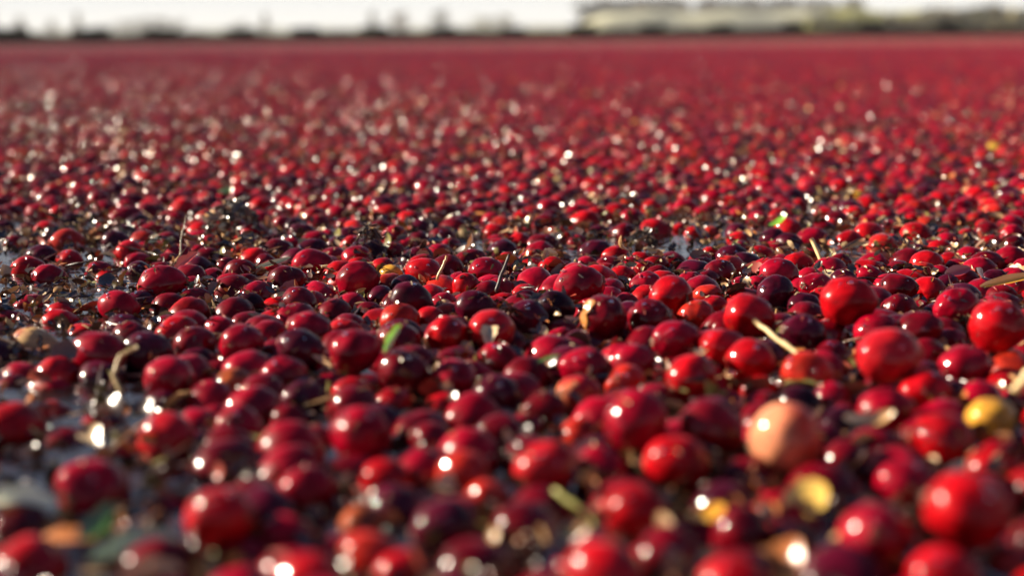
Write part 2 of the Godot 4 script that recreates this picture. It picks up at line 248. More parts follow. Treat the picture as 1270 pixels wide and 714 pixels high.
	["r", -142.7, -0.7, -437.7, 16.7, 1.21, -34, 19, "", "bright red cranberry nearest in front of the cream and pink cranberry"],
	["m", -129.4, -0.8, -434.1, 15.9, 1.20, 30, -12, "", "maroon cranberry nearest left of the drooping pale stem"],
	["c", -156.3, -2.9, -442.0, 15.4, 1.25, 17, -22, "", "crimson cranberry nearest in front of the cream and pink cranberry"],
	["c", -103.8, 3.4, -418.0, 16.6, 1.18, 29, -4, "", "crimson cranberry nearest right of the drooping pale stem"],
	["m", -102.8, -2.8, -406.8, 13.6, 1.25, 19, 13, "", "maroon cranberry nearest right of the drooping pale stem"],
	["d", -93.7, -1.5, -443.0, 12.6, 1.22, -38, 17, "", "dark red cranberry, second nearest right of the drooping pale stem"],
	["t", -83.9, 0.5, -419.1, 13.3, 1.16, -32, -15, "", "tan patched cranberry nearest right of the drooping pale stem"],
	["d", -156.3, -3.0, -430.4, 12.3, 1.22, -3, -11, "", "dark red cranberry nearest in front of the cream and pink cranberry"],
	["c", -141.8, -3.0, -425.4, 12.9, 1.21, 12, -14, "", "crimson cranberry nearest left of the drooping pale stem"],
	["o", -131.9, -3.0, -394.5, 14.5, 1.25, 10, 12, "", "orange red cranberry nearest left of the drooping pale stem"],
	["r", -89.9, 2.5, -356.3, 15.8, 1.13, 37, -4, "", "bright red cranberry nearest in front of the drooping pale stem"],
	["c", -114.5, -3.0, -384.6, 14.1, 1.21, -17, 3, "", "crimson cranberry nearest in front of the drooping pale stem"],
	["c", -72.8, 2.1, -366.4, 13.5, 1.08, 12, 19, "", "crimson cranberry, third nearest right of the drooping pale stem"],
	["c", -85.1, -2.8, -393.7, 11.2, 1.21, 7, -3, "", "crimson cranberry, second nearest right of the drooping pale stem"],
	["d", -118.9, -3.0, -365.6, 15.2, 1.26, -16, 10, "", "dark red cranberry nearest beyond the pale leaf on the water"],
	["m", -68.2, 5.2, -449.5, 16.3, 1.26, 11, -19, "", "maroon cranberry nearest in front of the pale green leaf sliver"],
	["c", -49.4, 7.3, -437.2, 16.6, 1.17, -16, -15, "", "crimson cranberry nearest left of the bright green leaf between berries"],
	["c", -70.2, 2.8, -423.8, 14.8, 1.24, -0, -5, "", "crimson cranberry, third nearest left of the bright green leaf between berries"],
	["m", -60.3, 1.4, -399.9, 14.0, 1.26, -27, 1, "", "maroon cranberry nearest left of the bright green leaf between berries"],
	["r", -46.8, 1.0, -405.5, 12.9, 1.20, 13, -7, "", "bright red cranberry nearest left of the bright green leaf between berries"],
	["d", -38.1, 4.6, -464.5, 15.4, 1.19, 27, -18, "", "dark red cranberry nearest beyond the bright green leaf between berries"],
	["r", -21.3, 5.2, -468.0, 15.0, 1.11, -35, 9, "", "bright red cranberry nearest right of the bright green leaf between berries"],
	["d", -32.6, 5.0, -417.0, 15.9, 1.21, 5, 11, "", "dark red cranberry nearest right of the bright green leaf between berries"],
	["c", -17.5, 3.6, -414.2, 14.5, 1.15, 35, 0, "", "crimson cranberry nearest right of the bright green leaf between berries"],
	["c", -4.8, 1.6, -448.7, 13.5, 1.20, 25, 7, "", "crimson cranberry, second nearest right of the bright green leaf between berries"],
	["m", -4.9, 3.5, -394.5, 13.9, 1.11, 1, 0, "", "maroon cranberry nearest right of the bright green leaf between berries"],
	["c", -38.4, 7.1, -343.5, 16.8, 1.20, 39, -7, "", "crimson cranberry nearest in front of the bright green leaf between berries"],
	["r", -34.9, 0.0, -398.6, 11.2, 1.09, -6, -1, "", "bright red cranberry nearest in front of the bright green leaf between berries"],
	["r", -20.8, -1.2, -398.8, 11.2, 1.23, 11, -19, "", "bright red cranberry, second nearest in front of the bright green leaf between berries"],
	["d", -61.6, -0.2, -381.2, 11.5, 1.20, 12, -20, "", "dark red cranberry nearest left of the bright green leaf between berries"],
	["c", -51.9, -0.7, -363.2, 11.2, 1.23, -10, -3, "", "crimson cranberry, second nearest in front of the bright green leaf between berries"],
	["d", -3.5, 1.9, -359.4, 13.3, 1.16, 5, 3, "", "dark red cranberry nearest beyond the olive stem"],
	["d", -20.3, 1.0, -355.7, 13.1, 1.21, 8, -21, "", "dark red cranberry nearest in front of the bright green leaf between berries"],
	["c", -56.0, -1.4, -426.6, 11.2, 1.26, -14, 10, "", "crimson cranberry, second nearest left of the bright green leaf between berries"],
	["c", -59.0, 1.3, -491.9, 13.2, 1.20, -7, 14, "", "crimson cranberry nearest beyond the bright green leaf between berries"],
	["c", 21.8, 4.5, -423.2, 15.4, 1.20, 3, 3, "", "crimson cranberry, third nearest in front of the torn tan leaf"],
	["c", 37.7, 3.2, -434.8, 14.5, 1.18, 14, 21, "", "crimson cranberry, third nearest left of the straw leaning on big berries"],
	["o", 33.7, 1.3, -416.1, 13.9, 1.26, -40, -17, "", "orange red cranberry nearest in front of the torn tan leaf"],
	["c", 19.1, 2.5, -398.4, 13.9, 1.18, -33, -13, "", "crimson cranberry, third nearest beyond the olive stem"],
	["r", 52.0, 6.6, -401.9, 15.9, 1.14, -38, 21, "slit", "bright red cranberry with a dark slit across its face"],
	["r", 67.3, 5.7, -443.5, 16.1, 1.21, -28, -1, "", "bright red cranberry nearest left of the straw leaning on big berries"],
	["r", 73.1, 6.0, -423.8, 15.5, 1.12, 31, -1, "", "bright red cranberry nearest in front of the straw leaning on big berries"],
	["r", 72.7, -0.0, -410.1, 11.7, 1.20, -20, -9, "", "bright red cranberry nearest beyond the large peach cranberry"],
	["d", 8.8, 1.5, -384.0, 12.8, 1.16, -6, -8, "", "dark red cranberry nearest in front of the torn tan leaf"],
	["c", 30.7, 9.4, -344.3, 16.8, 1.09, -2, -42, "", "crimson cranberry nearest beyond the amber leaf scrap"],
	["d", 50.2, 7.3, -345.3, 16.8, 1.20, 30, 21, "", "dark red cranberry nearest left of the large peach cranberry"],
	["c", 71.6, -0.3, -393.4, 11.2, 1.14, 5, -18, "", "crimson cranberry nearest beyond the large peach cranberry"],
	["o", 17.3, 0.3, -362.4, 11.2, 1.08, 33, -6, "", "orange red cranberry nearest beyond the olive stem"],
	["c", 16.5, -0.7, -486.9, 11.2, 1.20, -9, -11, "", "crimson cranberry nearest in front of the torn tan leaf"],
	["c", 7.4, -1.4, -470.3, 11.2, 1.25, 34, 8, "", "crimson cranberry, second nearest in front of the torn tan leaf"],
	["c", 41.7, 0.4, -399.0, 12.7, 1.21, -16, -6, "", "crimson cranberry nearest left of the large peach cranberry"],
	["o", 107.7, 13.7, -396.5, 18.6, 1.14, -6, -5, "half", "large red cranberry with a pale orange streak at its left"],
	["o", 86.6, 6.0, -405.4, 16.1, 1.18, 14, 20, "", "orange red cranberry nearest in front of the straw leaning on big berries"],
	["d", 102.9, 1.2, -448.5, 13.5, 1.23, -37, 15, "", "dark red cranberry nearest right of the straw leaning on big berries"],
	["k", 79.5, 2.5, -384.0, 13.0, 1.10, 28, -12, "", "nearly black cranberry nearest beyond the large peach cranberry"],
	["c", 90.2, 1.3, -393.8, 13.2, 1.20, 38, 17, "", "crimson cranberry nearest in front of the straw leaning on big berries"],
	["c", 137.1, 5.0, -418.9, 16.0, 1.23, 18, -17, "", "crimson cranberry, third nearest beyond the big yellow cranberry"],
	["r", 115.7, 4.8, -387.6, 15.4, 1.16, -4, 11, "", "bright red cranberry nearest right of the large peach cranberry"],
	["c", 99.0, 5.3, -366.3, 15.1, 1.13, 4, -19, "", "crimson cranberry nearest right of the large peach cranberry"],
	["r", 105.8, 5.8, -338.3, 15.5, 1.13, 21, -4, "", "bright red cranberry nearest left of the big yellow cranberry"],
	["y", 123.2, 6.4, -353.9, 13.6, 1.15, -22, -7, "", "bright yellow cranberry partly covered by red ones"],
	["c", 130.3, 3.2, -383.8, 13.6, 1.09, -32, -6, "", "crimson cranberry nearest beyond the big yellow cranberry"],
	["p", 65.0, 9.7, -328.0, 17.0, 1.03, -39, 22, "peach", "large pale peach cranberry among red ones, lit from the left"],
	["c", 157.9, 0.4, -437.5, 11.2, 1.05, -58, -7, "", "crimson cranberry, second nearest beyond the big yellow cranberry"],
	["c", 150.2, -0.0, -476.1, 12.0, 1.22, -16, -2, "", "crimson cranberry, second nearest right of the straw leaning on big berries"],
	["k", 87.4, 1.4, -365.9, 12.4, 1.12, -13, 17, "", "nearly black cranberry nearest right of the large peach cranberry"],
	["c", -96.5, 2.9, -312.7, 17.2, 1.14, -25, 22, "", "crimson cranberry nearest right of the pale leaf on the water"],
	["c", -101.4, -3.0, -354.6, 12.5, 1.23, -9, 21, "", "crimson cranberry, second nearest right of the pale leaf on the water"],
	["c", -79.2, -3.0, -312.0, 11.2, 1.13, -13, -18, "", "crimson cranberry, third nearest right of the pale leaf on the water"],
	["r", -61.5, 5.5, -285.7, 15.7, 1.15, 27, -15, "", "bright red cranberry, second nearest right of the pale leaf on the water"],
	["c", -55.6, -2.6, -280.8, 11.2, 1.05, 39, 17, "", "crimson cranberry, fifth nearest in front of the bright green leaf between berries"],
	["c", -47.5, 2.4, -313.0, 13.5, 1.15, -23, -8, "", "crimson cranberry, second nearest left of the olive stem"],
	["r", -30.1, 1.3, -322.4, 12.5, 1.14, 5, 16, "", "bright red cranberry nearest left of the olive stem"],
	["o", -11.9, 2.7, -323.4, 13.0, 1.08, 28, -1, "", "orange red cranberry nearest in front of the bright green leaf between berries"],
	["m", -14.5, 3.4, -284.7, 14.1, 1.13, 5, 13, "", "maroon cranberry nearest left of the olive stem"],
	["o", -5.9, 0.5, -309.3, 11.2, 1.07, -55, 19, "", "orange red cranberry nearest left of the olive stem"],
	["o", -29.2, 1.0, -273.5, 13.1, 1.22, 29, -12, "", "orange red cranberry nearest right of the pale leaf on the water"],
	["c", -48.3, 1.1, -285.4, 11.9, 1.17, 10, 10, "", "crimson cranberry, fourth nearest in front of the bright green leaf between berries"],
	["r", -40.1, 1.5, -260.6, 13.7, 1.23, 12, -19, "", "bright red cranberry, third nearest right of the pale leaf on the water"],
	["r", -22.1, 0.5, -265.4, 12.0, 1.17, -35, -12, "", "bright red cranberry, second nearest left of the olive stem"],
	["t", -32.8, -0.5, -296.8, 11.2, 1.18, -32, -1, "", "tan patched cranberry nearest left of the olive stem"],
	["r", 38.5, 5.0, -323.6, 15.4, 1.16, 19, 3, "", "bright red cranberry nearest beyond the amber leaf scrap"],
	["r", 26.2, 3.7, -292.2, 14.4, 1.14, 32, -0, "", "bright red cranberry nearest right of the olive stem"],
	["r", 7.7, 4.4, -321.8, 15.8, 1.24, -4, -16, "", "bright red cranberry nearest beyond the olive stem"],
	["c", 20.9, 2.5, -326.0, 13.1, 1.10, 36, 8, "", "crimson cranberry nearest beyond the olive stem"],
	["r", 16.6, 5.5, -251.5, 15.9, 1.19, 38, 19, "", "bright red cranberry nearest in front of the olive stem"],
	["d", 30.2, 2.7, -268.6, 13.3, 1.11, -33, 5, "", "dark red cranberry nearest in front of the amber leaf scrap"],
	["d", 46.8, 2.6, -280.7, 12.6, 1.08, -1, -46, "", "dark red cranberry nearest right of the amber leaf scrap"],
	["r", 41.4, 2.7, -252.2, 14.5, 1.21, 13, 5, "", "bright red cranberry nearest in front of the amber leaf scrap"],
	["c", 89.5, 3.2, -311.1, 13.9, 1.13, -10, -16, "", "crimson cranberry, second nearest right of the crumpled yellow leaf"],
	["r", 91.0, 10.3, -271.9, 17.1, 1.08, 15, -16, "", "bright red cranberry nearest in front of the big yellow cranberry"],
	["c", 72.3, 5.5, -271.3, 14.6, 1.05, -76, -25, "", "crimson cranberry nearest right of the crumpled yellow leaf"],
	["r", 82.1, 2.4, -257.4, 14.0, 1.19, 10, 8, "", "bright red cranberry nearest right of the amber leaf scrap"],
	["o", 99.7, -0.9, -270.7, 11.2, 1.20, 17, -4, "", "orange red cranberry nearest in front of the big yellow cranberry"],
	["k", 56.8, 0.7, -279.2, 11.2, 1.05, 41, 7, "", "nearly black cranberry nearest in front of the crumpled yellow leaf"],
	["d", 82.6, 0.7, -336.9, 13.0, 1.23, 3, 12, "", "dark red cranberry nearest right of the large peach cranberry"],
	["c", 122.0, 0.1, -340.7, 12.0, 1.21, 38, -1, "", "crimson cranberry nearest in front of the big yellow cranberry"],
]
# colour, x, z (mm), length (mm), yaw, tilt (degrees), label
var dead_leaves := [
	["reddish", 72.8, -647.1, 10.3, 241, 2, "reddish dead leaf nearest right of the torn tan leaf"],
	["orange brown", -150.2, -648.2, 8.8, 346, -23, "orange brown dead leaf nearest beyond the red leaf on the water"],
	["tan", -130.4, -588.7, 10.5, 107, 0, "tan dead leaf nearest in front of the red leaf on the water"],
	["brown", 231.7, -826.0, 8.2, 116, -6, "brown dead leaf nearest beyond the small peach cranberry"],
	["brown", 150.7, -809.7, 8.9, 112, -14, "brown dead leaf nearest beyond the green leaf on the litter"],
	["tan", 135.5, -828.1, 6.0, 118, 1, "tan dead leaf nearest left of the green leaf on the litter"],
	["brown", 31.8, -455.9, 6.3, 18, 19, "brown dead leaf nearest in front of the torn tan leaf"],
	["orange brown", -172.3, -573.8, 6.0, 33, -7, "orange brown dead leaf nearest left of the red leaf on the water"],
	["brown", -187.3, -815.5, 9.4, 240, 3, "brown dead leaf, third nearest left of the tangle of dry leaves"],
	["brown", -93.5, -559.4, 8.1, 142, -23, "brown dead leaf, second nearest in front of the pale green leaf sliver"],
	["tan", 235.3, -653.9, 9.6, 310, 25, "tan dead leaf nearest beyond the big yellow cranberry"],
	["orange brown", -46.6, -445.3, 7.4, 163, -12, "orange brown dead leaf nearest left of the bright green leaf between berries"],
	["tan", -82.6, -822.3, 9.6, 261, -16, "tan dead leaf nearest left of the upright tan leaf"],
	["tan", 11.4, -433.5, 7.1, 330, 5, "tan dead leaf nearest in front of the torn tan leaf"],
	["olive", -178.5, -593.8, 6.9, 129, -3, "olive dead leaf nearest left of the red leaf on the water"],
	["brown", 46.7, -429.3, 9.5, 297, 15, "brown dead leaf nearest left of the straw leaning on big berries"],
	["tan", 226.2, -707.9, 6.6, 29, 8, "tan dead leaf nearest right of the small peach cranberry"],
	["reddish", 56.3, -817.0, 9.5, 31, 1, "reddish dead leaf nearest right of the upright tan leaf"],
	["orange brown", 146.8, -784.7, 10.1, 271, 18, "orange brown dead leaf nearest beyond the green leaf on the litter"],
	["tan", -152.7, -743.2, 8.7, 163, 6, "tan dead leaf nearest in front of the tangle of dry leaves"],
	["reddish", -122.8, -579.8, 9.6, 90, 12, "reddish dead leaf nearest in front of the red leaf on the water"],
	["tan", 16.5, -834.3, 7.8, 359, -12, "tan dead leaf nearest right of the upright tan leaf"],
	["brown", 281.1, -786.3, 9.9, 312, 14, "brown dead leaf, third nearest right of the small peach cranberry"],
	["tan", -60.7, -440.2, 9.3, 317, -22, "tan dead leaf nearest left of the bright green leaf between berries"],
	["tan", -131.9, -605.4, 7.8, 350, 1, "tan dead leaf nearest right of the red leaf on the water"],
	["reddish", 136.8, -445.2, 7.8, 88, -10, "reddish dead leaf nearest beyond the big yellow cranberry"],
	["dark brown", 133.0, -737.7, 6.1, 254, -24, "dark brown dead leaf nearest left of the green leaf on the litter"],
	["olive", -22.0, -735.6, 9.7, 14, -18, "olive dead leaf nearest beyond the upright tan leaf"],
	["brown", -54.1, -442.6, 8.2, 29, -23, "brown dead leaf nearest left of the bright green leaf between berries"],
	["orange brown", -19.7, -818.8, 10.9, 339, 8, "orange brown dead leaf nearest beyond the upright tan leaf"],
	["tan", 107.1, -430.3, 9.6, 53, -23, "tan dead leaf nearest right of the straw leaning on big berries"],
	["olive", -162.7, -776.3, 7.2, 178, 13, "olive dead leaf nearest left of the tangle of dry leaves"],
	["brown", -5.1, -799.0, 8.3, 132, -21, "brown dead leaf, second nearest beyond the upright tan leaf"],
	["dark brown", -181.7, -562.7, 6.8, 152, -12, "dark brown dead leaf nearest beyond the cream and pink cranberry"],
	["tan", -142.4, -739.6, 8.1, 222, -12, "tan dead leaf nearest beyond the pale green leaf sliver"],
	["tan", 163.0, -846.3, 10.8, 195, 23, "tan dead leaf nearest beyond the green leaf on the litter"],
	["tan", -192.8, -671.7, 8.4, 209, 24, "tan dead leaf nearest left of the thin grass blade"],
	["brown", 7.9, -769.9, 7.9, 256, 14, "brown dead leaf nearest right of the upright tan leaf"],
	["brown", -170.9, -598.2, 7.2, 134, -7, "brown dead leaf nearest beyond the cream and pink cranberry"],
	["brown", 208.9, -645.7, 6.6, 107, -11, "brown dead leaf nearest right of the small peach cranberry"],
	["brown", -92.7, -510.0, 10.0, 350, -25, "brown dead leaf nearest right of the drooping pale stem"],
	["dark brown", 201.0, -757.1, 9.2, 236, -11, "dark brown dead leaf nearest beyond the small peach cranberry"],
	["tan", 166.6, -679.3, 10.1, 144, -21, "tan dead leaf nearest left of the small peach cranberry"],
	["orange brown", -195.9, -577.4, 6.3, 245, 23, "orange brown dead leaf nearest beyond the cream and pink cranberry"],
	["brown", -123.8, -675.9, 8.8, 346, -14, "brown dead leaf nearest left of the pale green leaf sliver"],
	["tan", -105.8, -867.2, 7.0, 308, -8, "tan dead leaf nearest right of the tangle of dry leaves"],
	["brown", 159.2, -505.9, 9.4, 213, -5, "brown dead leaf nearest beyond the big yellow cranberry"],
	["orange brown", -171.8, -471.2, 9.6, 243, 24, "orange brown dead leaf nearest left of the cream and pink cranberry"],
	["brown", -70.4, -547.3, 10.4, 255, -8, "brown dead leaf nearest right of the pale green leaf sliver"],
	["olive", 2.2, -627.3, 9.1, 93, 22, "olive dead leaf nearest beyond the dark upright twig"],
	["dark brown", 134.1, -614.7, 9.3, 62, 15, "dark brown dead leaf nearest in front of the straw standing up among berries"],
	["brown", 31.7, -831.3, 9.8, 346, 25, "brown dead leaf, second nearest right of the upright tan leaf"],
	["tan", 274.5, -814.7, 8.5, 51, -18, "tan dead leaf, second nearest right of the small peach cranberry"],
	["brown", 138.1, -523.5, 6.1, 56, 12, "brown dead leaf nearest in front of the small peach cranberry"],
	["tan", -90.7, -531.5, 6.0, 163, 8, "tan dead leaf nearest in front of the pale green leaf sliver"],
	["brown", -14.5, -694.9, 7.0, 224, 8, "brown dead leaf nearest beyond the upright tan leaf"],
	["brown", 159.4, -649.4, 8.7, 8, 6, "brown dead leaf nearest left of the small peach cranberry"],
	["dark brown", 192.7, -800.1, 6.5, 14, 18, "dark brown dead leaf nearest beyond the straw standing up among berries"],
	["brown", -110.9, -540.3, 10.2, 331, -20, "brown dead leaf nearest in front of the red leaf on the water"],
	["olive", 1.0, -774.9, 7.6, 69, -9, "olive dead leaf nearest beyond the torn tan leaf"],
	["brown", -69.0, -840.7, 6.7, 194, 15, "brown dead leaf, second nearest left of the upright tan leaf"],
	["orange brown", 219.2, -607.0, 10.8, 289, -1, "orange brown dead leaf, second nearest right of the small peach cranberry"],
	["brown", -232.0, -800.9, 7.8, 119, 6, "brown dead leaf, third nearest left of the thin grass blade"],
	["brown", 194.6, -604.8, 9.4, 129, 6, "brown dead leaf, second nearest right of the small peach cranberry"],
	["reddish", 182.9, -821.9, 6.7, 20, 15, "reddish dead leaf nearest right of the green leaf on the litter"],
	["brown", -178.7, -636.4, 6.9, 312, 22, "brown dead leaf nearest left of the thin grass blade"],
	["brown", -164.8, -716.3, 7.0, 99, 3, "brown dead leaf nearest beyond the thin grass blade"],
	["brown", 106.8, -763.1, 7.5, 21, 2, "brown dead leaf nearest left of the green leaf on the litter"],
	["tan", 93.2, -493.8, 6.7, 199, -16, "tan dead leaf nearest beyond the straw leaning on big berries"],
	["dark brown", 119.4, -695.0, 9.2, 292, -18, "dark brown dead leaf nearest in front of the green leaf on the litter"],
	["olive", -276.1, -868.4, 10.7, 250, 8, "olive dead leaf, second nearest left of the thin grass blade"],
	["dark brown", 80.1, -832.0, 9.3, 99, -22, "dark brown dead leaf nearest beyond the torn tan leaf"],
	["orange brown", 129.7, -805.8, 9.4, 137, 19, "orange brown dead leaf nearest left of the green leaf on the litter"],
	["brown", -111.1, -824.8, 7.1, 267, 12, "brown dead leaf, second nearest right of the tangle of dry leaves"],
	["dark brown", -232.3, -662.7, 9.6, 221, -11, "dark brown dead leaf, second nearest beyond the cream and pink cranberry"],
	["tan", -19.7, -768.8, 10.8, 107, -11, "tan dead leaf nearest beyond the upright tan leaf"],
	["orange brown", 91.0, -456.5, 10.3, 333, -3, "orange brown dead leaf nearest in front of the straw leaning on big berries"],
	["reddish", -214.3, -652.9, 6.1, 204, 19, "reddish dead leaf nearest beyond the cream and pink cranberry"],
	["brown", -57.4, -774.3, 10.7, 96, 16, "brown dead leaf nearest left of the upright tan leaf"],
	["orange brown", -82.4, -530.9, 9.8, 311, 17, "orange brown dead leaf nearest in front of the pale green leaf sliver"],
	["orange brown", 96.0, -502.3, 9.3, 164, -5, "orange brown dead leaf nearest beyond the straw leaning on big berries"],
	["orange brown", 198.7, -618.3, 9.4, 89, 4, "orange brown dead leaf nearest right of the small peach cranberry"],
	["brown", -167.1, -741.5, 6.4, 105, -24, "brown dead leaf, second nearest beyond the thin grass blade"],
	["brown", -166.3, -801.9, 6.4, 29, -22, "brown dead leaf nearest left of the tangle of dry leaves"],
	["tan", -44.1, -818.8, 6.9, 54, 18, "tan dead leaf, second nearest beyond the upright tan leaf"],
	["reddish", 253.4, -789.3, 8.7, 17, -16, "reddish dead leaf nearest right of the small peach cranberry"],
	["brown", -117.0, -690.3, 10.1, 225, -10, "brown dead leaf nearest beyond the pale green leaf sliver"],
	["brown", -135.2, -670.7, 6.1, 133, -9, "brown dead leaf nearest right of the red leaf on the water"],
	["olive", -39.0, -844.9, 7.4, 347, 16, "olive dead leaf nearest right of the pale green leaf sliver"],
	["brown", -107.4, -615.3, 9.9, 212, 17, "brown dead leaf nearest in front of the pale green leaf sliver"],
]

func _ready() -> void:
	rng.seed = 20
	# ---------------------------------------------------------------- camera, sky, sun, exposure
	var cam := Camera3D.new()
	cam.name = "camera"
	add_child(cam)
	cam.position = Vector3(0, EYE, 0)
	cam.rotation = Vector3(deg_to_rad(-10.1), 0, deg_to_rad(-0.5))
	cam.near = 0.04
	cam.far = 3000.0
	var lens := CameraAttributesPhysical.new()
	lens.frustum_focal_length = 50.0
	lens.frustum_focus_distance = 0.59
	lens.exposure_aperture = 7.0
	lens.frustum_near = 0.04
	lens.frustum_far = 3000.0
	cam.attributes = lens
	cam.fov = 2.0 * rad_to_deg(atan(357.0 / LENS))
	cam.current = true

	var sky_mat := ProceduralSkyMaterial.new()
	sky_mat.sky_top_color = Color(0.25, 0.36, 0.54)
	sky_mat.sky_horizon_color = Color(0.94, 0.955, 0.96)
	sky_mat.sky_curve = 0.11
	sky_mat.ground_horizon_color = Color(0.80, 0.80, 0.78)
	sky_mat.ground_bottom_color = Color(0.35, 0.32, 0.30)
	var sky := Sky.new()
	sky.sky_material = sky_mat
	var env := Environment.new()
	env.background_mode = Environment.BG_SKY
	env.sky = sky
	env.background_energy_multiplier = 0.345
	env.tonemap_mode = Environment.TONE_MAPPER_LINEAR
	env.tonemap_exposure = 3.0
	env.sdfgi_enabled = true
	env.ssao_enabled = true
	env.ssil_enabled = true
	env.fog_enabled = true
	env.fog_density = 0.0009
	env.fog_light_color = Color(0.94, 0.95, 0.95)
	var we := WorldEnvironment.new()
	we.name = "environment"
	we.environment = env
	add_child(we)

	var sun := DirectionalLight3D.new()
	sun.name = "sun"
	add_child(sun)
	var az := deg_to_rad(-71.0)
	var el := deg_to_rad(25.0)
	var towards := Vector3(cos(el) * sin(az), sin(el), -cos(el) * cos(az))
	sun.look_at_from_position(towards * 10.0, Vector3.ZERO, Vector3.UP)
	sun.light_color = Color(1.0, 0.94, 0.85)
	sun.light_energy = 1.6
	sun.light_angular_distance = 0.5
	sun.shadow_enabled = true
	sun.sky_mode = DirectionalLight3D.SKY_MODE_LIGHT_ONLY

	make_materials()
	make_shapes()
	setting()
	far_bank()
	far_trees()
	build_berries()
	build_mass()
	build_leaves()
	build_litter()

# ------------------------------------------------------------------------------------------ helpers
func lin(r: float, g: float, b: float) -> Color:
	return Color(r, g, b).linear_to_srgb()

func tag(o: Node, label: String, category := "", group := "", kind := "") -> void:
	if label: o.set_meta("label", label)
	if category: o.set_meta("category", category)
	if group: o.set_meta("group", group)
	if kind: o.set_meta("kind", kind)

func numbered(called: String) -> String:
	var n := called
	var k := 0
	while has_node(NodePath(n)):
		k += 1
		n = "%s_%03d" % [called, k]
	return n

var counts := {}
func fresh(called: String) -> String:
	var k: int = counts.get(called, 0)
	counts[called] = k + 1
	return called if k == 0 else "%s_%03d" % [called, k]

func thing(called: String, at: Vector3) -> Node3D:
	var o := Node3D.new()
	o.name = fresh(called)
	o.position = at
	add_child(o)
	return o

func part(called: String, mesh: Mesh, mat: Material, parent: Node, t := Transform3D()) -> MeshInstance3D:
	var o := MeshInstance3D.new()
	o.name = fresh(called) if parent == self else called
	if parent != self:
		var k := 0
		while parent.has_node(NodePath(o.name)):
			k += 1
			o.name = "%s_%03d" % [called, k]
	o.mesh = mesh
	o.material_override = mat
	o.transform = t
	parent.add_child(o, true)
	return o

func horizon(u: float) -> float:
	return 43.0 + (635.0 - u) * 0.0087

# a place in the distance: column u and row v of the photograph, at a given distance
func far_at(u: float, v: float, dist: float) -> Vector3:
	return Vector3((u - 635.0) / LENS * dist, EYE + (horizon(u) - v) / LENS * dist, -dist)

func std(c: Color, rough := 0.6, spec := 0.5) -> StandardMaterial3D:
	var m := StandardMaterial3D.new()
	m.albedo_color = c
	m.roughness = rough
	m.metallic_specular = spec
	return m

func noise_tex(seed_: int, freq: float, lo: Color, hi: Color, size := 512) -> NoiseTexture2D:
	var n := FastNoiseLite.new()
	n.seed = seed_
	n.frequency = freq
	n.fractal_octaves = 4
	var t := NoiseTexture2D.new()
	t.width = size
	t.height = size
	t.seamless = true
	t.noise = n
	var g := Gradient.new()
	g.set_color(0, lo)
	g.set_color(1, hi)
	t.color_ramp = g
	return t

func normal_tex(seed_: int, freq: float, strength: float, octaves := 3) -> NoiseTexture2D:
	var n := FastNoiseLite.new()
	n.seed = seed_
	n.frequency = freq
	n.fractal_octaves = octaves
	var t := NoiseTexture2D.new()
	t.width = 512
	t.height = 512
	t.seamless = true
	t.as_normal_map = true
	t.bump_strength = strength
	t.noise = n
	return t

